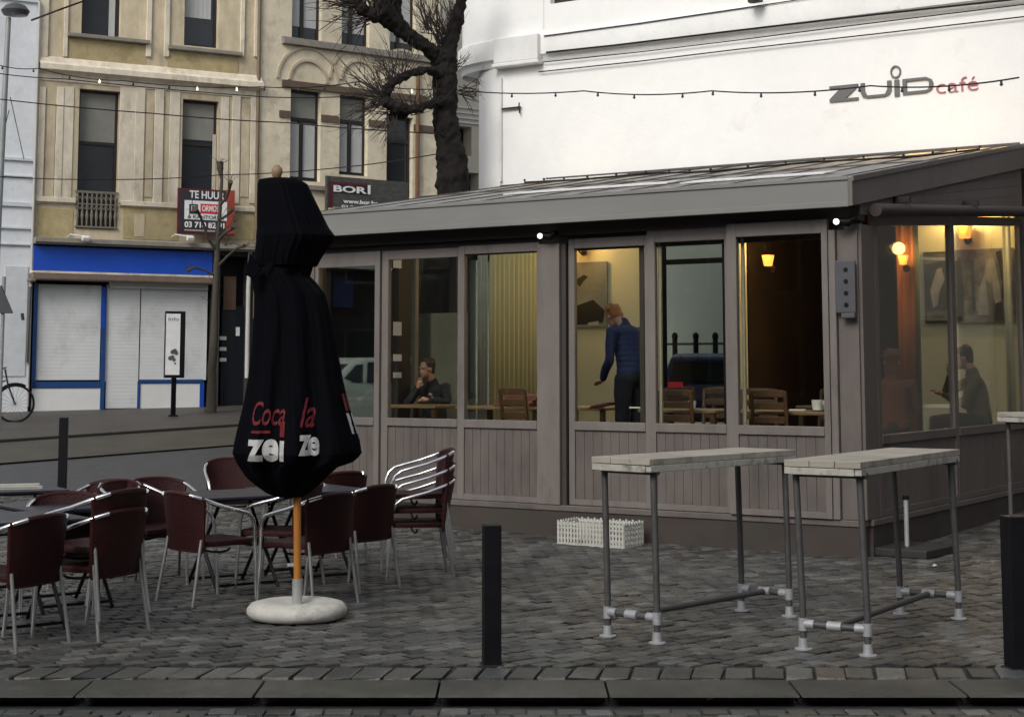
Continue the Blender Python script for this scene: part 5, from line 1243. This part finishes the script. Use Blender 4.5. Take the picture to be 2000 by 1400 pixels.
# ================================================================ INSIDE THE VERANDA
FZ = .551
def Vin(px, py, y): q = V.hit(px, py, 'y', y); return q
def wood_chair(lx, ly, face, label):
    p = V.w(lx, ly, FZ); t = thing('cafe_chair', label, 'chair', p, V.a+R(face), 'brown wooden chairs inside the veranda')
    m = MB(); m.box(-.2,.2,-.2,.2,.43,.46); m.build('seat', WOODI, t, bevel=.01)
    for sx in (-1,1):
        for sy in (-1,1): MB().box(sx*.18-.018,sx*.18+.018,sy*.18-.018,sy*.18+.018,0,.43).build('leg', WOODI, t)
    m = MB(); 
    for sx in (-1,1): m.hexa([(sx*.18-.018,.17,.46),(sx*.18+.018,.17,.46),(sx*.18+.018,.2,.46),(sx*.18-.018,.2,.46),(sx*.18-.018,.23,.94),(sx*.18+.018,.23,.94),(sx*.18+.018,.26,.94),(sx*.18-.018,.26,.94)])
    for z in (.62,.76,.88): m.box(-.162,.162,.18+(z-.46)*.12,.205+(z-.46)*.12,z,z+.07)
    m.build('backrest', WOODI, t, bevel=.006); return t
def cafe_table(lx, ly, L, W_, label, h=.74):
    t = thing('cafe_table', label, 'table', V.w(lx, ly, FZ), V.a, 'wooden tables inside the veranda')
    m = MB(); m.box(-L/2,L/2,-W_/2,W_/2,h-.035,h); m.build('tabletop', M('worn_tabletop', (.20,.13,.07), .35, var=.2, scale=6), t, bevel=.008)
    for sx in (-1,1):
        for sy in (-1,1): MB().box(sx*(L/2-.05)-.025,sx*(L/2-.05)+.025,sy*(W_/2-.05)-.025,sy*(W_/2-.05)+.025,0,h-.036).build('leg', WOODI, t)
    return t
def atx(px, y): return V.hit(px, 800, 'y', y).x
tabs = [(1550,1.0,1.2,.7,'long wooden table behind the right sliding pane'), (1350,1.1,.9,.7,'wooden table behind the pane with the black window'), (1150,1.5,.8,.7,'wooden table under the bending person'), (1000,1.2,1.1,.7,'wooden table stacked with brown trays'), (830,1.3,.8,.7,'wooden table of the seated person in black')]
TB = [cafe_table(atx(a,b), b, c_, d_, e) for a, b, c_, d_, e in tabs]
cafe_table(-1.6, 3.4, .7, .7, 'wooden table between the two guests at the side window')
for (px, y, f_, lab) in ((1520,.75,180,'brown wooden chair with its back to the glass behind the right pane'), (1480,1.6,20,'brown wooden chair at the far side of the long table'), (1600,1.9,-20,'brown wooden chair near the corner post inside'), (1335,.75,185,'brown wooden chair nearest the glass before the black window'), (1395,1.8,10,'brown wooden chair behind the table of the black window pane'), (1030,.8,170,'brown wooden chair beside the stacked trays'), (1310,2.6,0,'brown wooden chair deeper inside, left of the black window'),(1440,3.0,90,'brown wooden chair deeper inside behind the middle mullion')):
    wood_chair(atx(px, y), y, f_, lab)
# things on tables
t4 = TB[3]; base = t4.location
for k in range(4):
    b_ = thing('tray', ['bottom','second','third','top'][k]+' brown tray of the pile on the table behind the middle post', 'tray', V.w(atx(1018+4*k,1.2), 1.15, FZ+.742+.035*k), V.a+R(3*k), 'pile of brown trays')
    m = MB(); m.box(-.24,.24,-.17,.17,0,.010); m.box(-.24,.24,-.17,-.158,.0105,.03); m.box(-.24,.24,.158,.17,.0105,.03); m.box(-.24,-.228,-.157,.157,.0105,.03); m.box(.228,.24,-.157,.157,.0105,.03); m.build('tray_base', M('reddish_tray', (.20,.07,.045), .5, var=.2), b_, bevel=.004)
def cup(lx, ly, label, z=FZ+.742, mat=None, s=1.0):
    t = thing('cup', label, 'cup', V.w(lx, ly, z), V.a); m = MB(); m.lathe([(0,0),(.028*s,0),(.04*s,.05*s),(.042*s,.085*s),(.038*s,.085*s),(.034*s,.02),(0,.02)], (0,0,0), 14); m.build('bowl', mat or M('white_crockery', (.65,.64,.6), .3), t, smooth=True)
    m = MB(); m.lathe([(0,-.0),(.06*s,.006),(.075*s,.012),(.0,.004)], (0,0,-.001), 16); m.build('saucer', MATS.get('white_crockery') or M('white_crockery', (.65,.64,.6), .3), t, smooth=True)
cup(atx(1352,.95), .95, 'small white cup on the table before the black window')
cup(atx(1596,.9), .9, 'white cup at the right end of the long table', s=1.3); cup(atx(1612,1.05), 1.05, 'white cup close to the corner post inside', s=1.2)
cup(atx(985,1.0), 1.0, 'white cup left of the brown trays')
for (px, lab) in ((1558,'pale folded napkin on the long table'),(1245,'pale folded napkin beside the bending person')):
    m = MB(); m.obox((0,0,.008),(.16,.10,.012)); o = m.build('napkin', PAPER); o.location = V.w(atx(px,.95), .95, FZ+.742); o.rotation_euler = (0,0,V.a+.3); tag(o, lab, 'napkin')
# partition board behind the seated woman
q0 = V.hit(842, 612, 'y', 2.4); q1 = V.hit(905, 612, 'y', 2.4)
pb = thing('partition', 'olive grey partition board standing behind the seated person in black', 'partition', V.w(q0.x, 2.4, FZ), V.a)
m = MB(); m.box(0, q1.x-q0.x+.03, 0, .05, 0, q0.z-FZ); m.build('panel', M('olive_grey_board', (.42,.40,.30), .8, var=.08), pb)
m = MB(); m.box(-.03, 0-.001, -.01, .06, 0, q0.z-FZ+.02); m.build('edge_post', TAUPE_D, pb)
# curtains
def curtain(pts, z0, z1, mat, label, amp=.035, freq=9, par=None):
    m = MB(); vs = []; n = 0; out = []
    for i in range(len(pts)-1):
        a, b_ = Vector(pts[i]), Vector(pts[i+1]); L = (b_-a).length; k = int(L*freq*8); d = (b_-a)/L; nr_ = Vector((-d.y, d.x))
        for j in range(k+1):
            s_ = L*j/k; o = amp*math.sin(s_*freq*2*math.pi/1.0+.6*math.sin(s_*7)); p = a+d*s_+nr_*o; out.append(p)
    for p in out: w_ = V.w(p.x, p.y); vs += [(w_.x,w_.y,z0),(w_.x,w_.y,z1)]
    m.add(vs, [(2*i,2*i+2,2*i+3,2*i+1) for i in range(len(out)-1)]); o = m.build('curtain', mat, smooth=True); sm_ = o.modifiers.new('thickness','SOLIDIFY'); sm_.thickness = .004
    return tag(o, label, 'curtain')
t0 = V.hit(958, 650, 'x', -VL+.2).y
curtain([(-VL+.2, t0), (-VL+.2, VD-.12)], FZ+.02, 4.1, CURTY, 'olive yellow curtain hanging along the left end of the veranda')
t0 = V.hit(934, 650, 'x', -VL+.16).y; t1 = V.hit(952, 650, 'x', -VL+.16).y
curtain([(-VL+.16, t0), (-VL+.16, t1)], FZ+.02, 3.9, M('pale_sheer', (.40,.44,.43), .7), 'narrow pale sheer curtain left of the olive yellow one', .02, 14)
curtain([(HY(1722,600).x, VD+.6), (HY(1765,600).x, VD+.5)], FZ+.02, 3.72, CURTO, 'rust brown curtain at the side of the dark doorway', .04, 6)
curtain([(HY(1768,600).x, VD+.4), (HY(1804,600).x, VD+.35)], FZ+.02, 3.72, M('dark_green_curtain', (.035,.04,.028), .8), 'dark green curtain right beside the rust brown one', .03, 6)
q = V.hit(1962, 600, 'y', VD-.2).x
curtain([(q, VD-.2), (max(q+.1,-.08), VD-.2)], FZ+.02, 4.0, M('pale_green_sheer', (.50,.52,.40), .7), 'pale sheer curtain at the right end of the side window', .02, 9)
# pictures (flat framed prints with plain abstract shapes)
def picture(r_, label, bgc, shapes, y=VD-.05):
    a, b_ = V.hit(r_[0], (r_[2]+r_[3])/2, 'y', y), V.hit(r_[1], (r_[2]+r_[3])/2, 'y', y); z1 = V.hit((r_[0]+r_[1])/2, r_[2], 'y', y).z; z0 = V.hit((r_[0]+r_[1])/2, r_[3], 'y', y).z
    t = thing('wall_picture', label, 'picture', V.w((a.x+b_.x)/2, y, (z0+z1)/2), V.a); hw, hh = (b_.x-a.x)/2, (z1-z0)/2
    MB().box(-hw,hw,-.01,.02,-hh,hh).build('canvas', bgc, t)
    for i, (mt, pl) in enumerate(shapes): MB().prism([(u*hw, v*hh) for u, v in pl], -.012-.0015*i, -.0105-.0015*i).build('printed_shape', mt, t)
PG = M('print_grey', (.24,.25,.25), .6, var=.3, scale=3); PK = M('print_black', (.02,.02,.02), .6, var=.3); PL = M('print_pale', (.42,.43,.41), .6, var=.3, scale=9); PM = M('print_dark_grey', (.08,.095,.095), .6, var=.4, scale=6)
MOT = M('print_mottled', (.20,.20,.18), .6, var=.75, scale=7, var2=.5)
picture((1120,1186,512,640), 'grey and black abstract print on the yellow wall behind the bending person', PG, [(PK,[(-.9,.45),(-.35,.62),(-.1,.55),(-.4,.4),(-.6,.25)]),(PK,[(-.95,-.9),(-.95,-.35),(.2,-.15),(.9,-.5),(.75,-.85),(-.2,-.9)]),(PL,[(-.1,-.85),(.5,-.8),(.55,-.92),(-.15,-.95)])])
picture((1806,1852,492,630), 'narrow dark print with a pale upright shape, left of the wide print', PM, [(PL,[(-.3,-.6),(-.5,-.1),(.1,.5),(.5,.55),(.75,.2),(.3,-.1),(.1,-.5)]),(MOT,[(-.95,.65),(.9,.75),(.9,.95),(-.95,.95)]),(MOT,[(-.9,-.95),(.9,-.95),(.9,-.65),(-.9,-.7)])])
picture((1867,1982,486,630), 'wide black and white print above the seated person in olive', MOT, [(PM,[(-.95,.8),(-.8,.8),(-.7,-.2),(-.75,-.95),(-.95,-.95)]),(PM,[(-.45,.7),(-.35,.7),(-.32,-.7),(-.45,-.7)]),(PL,[(-.25,-.8),(-.2,-.1),(0,.3),(.1,-.3),(.15,-.8)]),(PL,[(.0,.2),(.1,.7),(.35,.75),(.5,0),(.55,-.4),(.35,-.5),(.25,0)]),(PK,[(.4,.9),(.6,.95),(.66,.6),(.7,.1),(.62,-.4),(.55,-.4),(.58,.1),(.5,.6)]),(PK,[(.3,-.95),(.35,-.5),(.6,-.45),(.65,-.95)]),(PL,[(.7,.9),(.8,.9),(.92,-.2),(.95,-.7),(.8,-.4),(.72,.2)])])
# wall lamps, lit
def sconce(px, py, y, label, power=14, warm=(1.0,.62,.22), s=1.0):
    q = V.hit(px, py, 'y', y); t = thing('wall_lamp', label, 'lamp', V.w(q.x, y, q.z), V.a)
    m = MB(); m.lathe([(.055*s,-.07*s),(.085*s,.07*s),(.08*s,.07*s),(.05*s,-.07*s)], (0,0,0), 16); m.build('lamp_shade', emit('warm_shade', (1.0,.45,.08), 1.3), t, smooth=True)
    m = MB(); m.tube([(0,0,-.08),(0,.06,-.12),(0,.14,-.10)], .012, 6); m.lathe([(0,.13),(.05,.13),(.05,.145),(0,.145)], (0,0,-.10), 12, 'y'); m.build('bracket', IRON, t)
    l = bpy.data.lights.new('lamp_glow', 'POINT'); l.energy = power; l.color = warm; l.shadow_soft_size = .08; lo_ = bpy.data.objects.new('lamp_glow', l); COL.objects.link(lo_); lo_.parent = t; lo_.location = (0,-.12,.14)
    return t
sconce(1500, 509, VD+.35, 'amber wall lamp glowing in the dark room behind the right sliding pane', 6)
sconce(1764, 508, VD+.25, 'small amber wall lamp beside the rust brown curtain', 30, s=.8)
sconce(1884, 452, VD-.2, 'amber wall lamp above the wide black and white print', 40, s=1.2)
sconce(1130, 478, VD-.2, 'amber wall lamp at the top of the yellow wall above the grey and black print', 16)

# ================================================================ PEOPLE
SKIN = M('skin', (.46,.27,.20), .55, var=.08, scale=20); 
def remeshed(mb, name, mat, parent, vox, fold=0):
    o = mb.build(name, mat, None, smooth=False)
    r = o.modifiers.new('r', 'REMESH'); r.mode = 'VOXEL'; r.voxel_size = vox; r.use_smooth_shade = True
    s_ = o.modifiers.new('s', 'SMOOTH'); s_.factor = .5; s_.iterations = 3
    dg = bpy.context.evaluated_depsgraph_get(); me = bpy.data.meshes.new_from_object(o.evaluated_get(dg)); me.name = name
    bpy.data.objects.remove(o); me.polygons.foreach_set('use_smooth', [True]*len(me.polygons)); me.materials.clear(); me.materials.append(mat)
    if fold:
        from mathutils import noise
        for v in me.vertices:
            c = v.co; d = noise.noise(Vector((c.x*9, c.y*9, c.z*5)))*fold 
            v.co = c + v.normal*d
    n = bpy.data.objects.new(name, me); COL.objects.link(n); n.parent = parent; return n
def seg(mb, a, b, ra, rb, n=12):
    a, b = Vector(a), Vector(b); mb.tube([a, a.lerp(b,.33), a.lerp(b,.66), b], [ra, ra*.7+rb*.3+.003, ra*.33+rb*.67, rb], n); mb.ell(a, ra, n, 8); mb.ell(b, rb, n, 8)
def hand(mb, wr, d, up, curl=.5):
    d = Vector(d).normalized(); up = Vector(up); up = (up-d*up.dot(d)).normalized(); s_ = d.cross(up)
    c = Vector(wr)+d*.045; mb.tube([Vector(wr), c, c+d*.03], [.024,.034,.033], 10); 
    for k, (o, L) in enumerate(((-.028,.065),(-.010,.074),(.009,.070),(.026,.055))):
        p0 = c+d*.03+s_*o; p1 = p0+(d*(1-curl*.3)-up*curl*.4)*L*.5; p2 = p1+(d*(1-curl)-up*curl)*L*.5; mb.tube([p0,p1,p2], [.0095,.009,.0075], 8); mb.ell(p2, .0078, 8, 6)
    p0 = Vector(wr)+d*.025-s_*.026; p1 = p0+(d*.5-s_*.7-up*.2)*.035; p2 = p1+(d*.85-s_*.2-up*.2)*.03; mb.tube([p0,p1,p2], [.013,.011,.008], 8)
def person(label, root_loc, rz, J, top, trousers, hair_mat, hair='short', sleeve=True, group=None):
    t = thing('person', label, 'person', root_loc, rz)
    b = MB(); H = Vector(J['head']); hd_ = J.get('headdir', Vector((0,-1,0))); hd_ = Vector(hd_).normalized(); upv = Vector(J.get('headup', (0,0,1))).normalized(); sd_ = hd_.cross(upv).normalized(); upv = sd_.cross(hd_)
    def hp(f, s_, u): return H+hd_*f+sd_*s_+upv*u
    def hell(mb, c, r, n=14, m_=10):
        k = len(mb.v); mb.ell((0,0,0), r, n, m_); 
        for i in range(k, len(mb.v)): v = mb.v[i]; mb.v[i] = tuple(c+sd_*v[0]+hd_*v[1]+upv*v[2])
    hell(b, hp(-.01,0,.03), (.074,.095,.088)); hell(b, hp(.03,0,-.035), (.058,.066,.075)); hell(b, hp(.055,0,-.085), (.03,.03,.025)); hell(b, hp(.088,0,-.022), (.012,.02,.022)); hell(b, hp(.075,0,-.06), (.024,.018,.012))
    for s_ in (-1,1): hell(b, hp(-.005,s_*.078,-.01), (.01,.02,.03)); hell(b, hp(.07,s_*.03,.022), (.022,.02,.012))
    seg(b, hp(-.03,0,-.06), J['neck'], .052, .058); seg(b, J['neck'], J['chest'], .06, .10)
    for q in 'LR':
        seg(b, J['sh'+q], J['el'+q], .042, .034); seg(b, J['el'+q], J['wr'+q], .036, .024); dr_ = Vector(J['wr'+q])-Vector(J['el'+q]); hand(b, J['wr'+q], J.get('hd'+q, dr_), J.get('hu'+q, (0,0,1)), J.get('curl', .6))
        seg(b, J['chest'], J['sh'+q], .07, .045); seg(b, J['hip'+q], J['kn'+q], .07, .05); seg(b, J['kn'+q], J['an'+q], .05, .035); seg(b, J['an'+q], Vector(J['an'+q])+Vector((0,-.15,-.03)), .04, .035)
        seg(b, J['pelvis'], J['hip'+q], .09, .08)
    seg(b, J['chest'], J['pelvis'], .11, .11)
    remeshed(b, 'body', SKIN, t, .009)
    c = MB(); 
    def tors(mb, e):
        C, P_ = Vector(J['chest']), Vector(J['pelvis']); shv = (Vector(J['shL'])-Vector(J['shR'])); w_ = shv.length/2
        ax = shv.normalized(); 
        for k in range(9):
            u = k/8; p = C.lerp(P_, u); p = p+Vector((0,0,.04*(1-u)))
            r = (w_*.80*(1-u)+.15*u)+e; n0 = len(mb.v); mb.ell((0,0,0), (r, .105+e+.015*math.sin(u*3), .09), 16, 8)
            ay = Vector((0,0,1)).cross(ax)
            for i in range(n0, len(mb.v)): v = mb.v[i]; mb.v[i] = tuple(p+ax*v[0]+ay*v[1]+Vector((0,0,v[2])))
    tors(c, .012)
    for q in 'LR':
        seg(c, Vector(J['sh'+q]), J['el'+q], .062, .05)
        seg(c, J['chest'], J['sh'+q], .09, .064)
        if sleeve: e, w_ = Vector(J['el'+q]), Vector(J['wr'+q]); seg(c, e, e.lerp(w_,.9), .05, .036)
    seg(c, J['neck'], J['chest'], .068, .11)
    remeshed(c, 'top', top, t, .012, .02)
    d = MB()
    for q in 'LR': seg(d, J['hip'+q], J['kn'+q], .095, .068); seg(d, J['kn'+q], Vector(J['an'+q])+Vector((0,0,.02)), .068, .055); seg(d, J['pelvis'], J['hip'+q], .125, .10)
    remeshed(d, 'trousers', trousers, t, .014, .018)
    h = MB(); hell(h, hp(-.025,0,.045), (.084,.098,.090))
    for k in range(16):
        a = random.uniform(0, 6.28); e = random.uniform(.1, 1.2); hell(h, hp(-.03+.07*math.cos(a)*math.cos(e), .075*math.sin(a)*math.cos(e), .05+.08*math.sin(e)), (.03,.03,.022), 8, 6)
    hell(h, hp(-.06,0,-.02), (.066,.05,.06))
    if hair == 'bun': hell(h, hp(-.085,0,.09), (.045,.045,.045)); 
    if hair == 'long': hell(h, hp(-.06,0,-.08), (.085,.05,.12)); 
    k0_ = len(h.v)
    for i in range(k0_):      # keep the hair off the face
        v = Vector(h.v[i])-H; f_ = v.dot(hd_); u_ = v.dot(upv)
        if f_ > .045 and u_ < .075: v -= hd_*(f_-.045); h.v[i] = tuple(H+v)
    remeshed(h, 'hair', hair_mat, t, .008, .003)
    e = MB()
    for s_ in (-1,1): hell(e, hp(.081,s_*.03,.008), (.010,.006,.006), 8, 6)
    e.build('eyes', M('eye_dark', (.02,.015,.012), .3), t)
    e = MB(); hell(e, hp(.092,0,-.060), (.022,.006,.005), 8, 6); e.build('lips', M('lips', (.35,.12,.10), .5), t)
    return t
def seated(**k):
    J = dict(head=(0,-.06,1.17), neck=(0,-.01,1.02), chest=(0,0,.86), pelvis=(0,.06,.50), shL=(.18,0,.93), shR=(-.18,0,.93), elL=(.24,-.12,.68), elR=(-.24,-.12,.68), wrL=(.13,-.34,.79), wrR=(-.13,-.34,.79),
             hipL=(.09,.03,.49), hipR=(-.09,.03,.49), knL=(.11,-.40,.50), knR=(-.11,-.40,.50), anL=(.11,-.42,.09), anR=(-.11,-.42,.09)); J.update(k); return J
BLK = M('black_knit', (.014,.015,.017), .8, var=.2, scale=20); DEN = M('dark_trousers', (.02,.022,.03), .8)
# seated woman in black, chin on hand (face towards the street on the left)
q = V.hit(846, 700, 'y', 1.95); zs_ = q.z-.02-1.27-FZ
person('person in black seated at the veranda table, chin resting on a hand, hair tied back', V.w(q.x, 1.95, FZ+zs_), V.a+R(10), seated(head=(-.03,-.12,1.16), headdir=(-.45,-.9,-.05), neck=(0,-.03,1.01), chest=(0,0,.85),
    elR=(-.20,-.30,.75), wrR=(-.08,-.25,.94), hdR=(.3,.15,1), huR=(0,1,0), elL=(.27,-.16,.76), wrL=(.10,-.36,.79)), BLK, DEN, M('dark_blond_hair', (.075,.05,.032), .7, var=.3, scale=40), 'bun')
# bending man in blue
q = V.hit(1226, 760, 'y', 1.2)
stand = dict(head=(0,-.25,1.60), headdir=(0,-.75,-.66), headup=(0,-.66,.75), neck=(0,-.12,1.53), chest=(0,-.05,1.38), pelvis=(0,.0,.98), shL=(.20,-.06,1.43), shR=(-.20,-.06,1.43), elL=(.25,-.05,1.13), elR=(-.25,-.05,1.13), wrL=(.19,-.22,.93), wrR=(-.19,-.22,.93),
    hdL=(-.1,-1,-.25), hdR=(.1,-1,-.25), hipL=(.10,0,.93), hipR=(-.10,0,.93), knL=(.11,-.03,.50), knR=(-.11,-.03,.50), anL=(.11,0,.09), anR=(-.11,0,.09))
zt_ = V.hit(1205, 603, 'y', 1.2).z
pm_ = person('standing person with ginger hair in a navy sweater, bending over a table', V.w(q.x+.04, 1.2, FZ+(zt_-FZ-1.735)), V.a+R(-108), stand, M('navy_sweater', (.008,.020,.085), .8, var=.15, scale=14), M('navy_trousers', (.004,.006,.016), .9), M('ginger_hair', (.38,.17,.06), .7, var=.3, scale=40), 'short')
q = V.hit(1168, 792, 'y', 1.0); nb_ = thing('folder', 'dark red folder held open by the bending person in blue', 'folder', V.w(q.x+.06, 1.0, q.z), V.a+R(-78))
pm_.scale = (1.07,1.07,1.03)
m = MB(); m.obox((0,0,0), (.30,.22,.02), Matrix.Rotation(R(12),3,'X')); m.build('cover', M('dark_red_cover', (.14,.02,.025), .5), nb_, bevel=.003)
m = MB(); m.obox((0,.0,.014), (.27,.19,.008), Matrix.Rotation(R(12),3,'X')); m.build('pages', M('dark_pages', (.10,.05,.05), .6), nb_)
# seated man at the side window
q = V.hit(1900, 700, 'y', 4.25); zs_ = V.hit(1893, 676, 'y', 4.25).z-1.29*1.08-FZ
person('person with short dark hair in olive at the side window, hand at the mouth', V.w(q.x, 4.25, FZ+zs_), V.a+R(-68), seated(head=(0,-.10,1.16), headdir=(0,-1,-.2), elR=(-.20,-.28,.78), wrR=(-.06,-.24,.99), hdR=(.25,0,1), huR=(0,1,0)), M('olive_shirt', (.10,.085,.05), .8, var=.15, scale=12), DEN, M('dark_brown_hair', (.035,.02,.012), .7, var=.3, scale=40)).scale = (1.08,1.08,1.08)
q = V.hit(1742, 710, 'y', 2.3); zs_ = V.hit(1742, 684, 'y', 2.3).z-1.29-FZ
person('person with reddish hair and rust top beside the veranda corner post', V.w(q.x, 2.3, FZ+zs_), V.a+R(200), seated(), M('rust_top', (.16,.045,.025), .8, var=.15), DEN, M('auburn_hair', (.14,.05,.03), .7, var=.3, scale=40), 'long')
# ================================================================ UNSEEN HOUSES (added so the window glass reflects a street, not sky)
OB = M('dark_red_brick', (.085,.045,.032), .85, var=.25, scale=10); OG = M('grey_render', (.12,.115,.105), .85, var=.15); DOP = M('dark_opening', (.01,.011,.013), .25, spec=.3)
def unseen_house(x, y, rz, L, h, mt, lab):
    t = thing('town_house', lab, 'house', (x, y, -.07), R(rz)); ops = []
    for fl in range(int((h-.8)//3.4)):
        for k in range(4): a = L*(k+.5)/4; ops.append((a-.6, a+.6, .9+3.4*fl, 3.0+3.4*fl))
    wm = wall_mb(0, L, 0, h, ops, 0, -.25); wm.poly([(0,0,h),(L,0,h),(L,-9,h),(0,-9,h)]); wm.poly([(0,0,0),(0,-9,0),(0,-9,h),(0,0,h)]); wm.poly([(L,0,0),(L,-9,0),(L,-9,h),(L,0,h)]); wm.poly([(0,-9,0),(L,-9,0),(L,-9,h),(0,-9,h)])
    wm.build('wall', mt, t)
    for o in ops:
        f = MB(); f.box(o[0],o[0]+.08,-.2,-.14,o[2],o[3]); f.box(o[1]-.08,o[1],-.2,-.14,o[2],o[3]); f.box(o[0]+.08,o[1]-.08,-.2,-.14,o[3]-.08,o[3]); f.box(o[0]+.08,o[1]-.08,-.2,-.14,o[2],o[2]+.08)
        fo_ = f.build('window', SANDP, t); MB().poly([(o[0],-.18,o[2]),(o[1],-.18,o[2]),(o[1],-.18,o[3]),(o[0],-.18,o[3])]).build('pane', DOP, fo_)
unseen_house(-34, -9, 0, 14, 11.5, OB, 'dark brick house across the street, left of the row behind the viewer')
unseen_house(-19.9, -9, 0, 12.8, 12.5, OG, 'grey rendered house across the street, second in the row behind the viewer')
unseen_house(-7, -9, 0, 15, 11, OB, 'dark brick house straight behind the viewer')
unseen_house(8.1, -9, 0, 14, 12, OG, 'grey rendered house at the right end of the row behind the viewer')
unseen_house(-30, 6, -90, 14.5, 8.5, OG, 'grey rendered house in the side street left of the viewer')
unseen_house(-30, 21, -90, 14.5, 8.5, OB, 'dark brick house in the side street beyond the white house')
unseen_house(21, 4, 90, 14, 12, OB, 'dark brick house across the side street right of the cafe')
unseen_house(21, 18.2, 90, 14, 11, OG, 'grey rendered house across the side street, second along')
unseen_house(21, 32.4, 90, 14, 12, OB, 'dark brick house furthest along the side street right of the cafe')
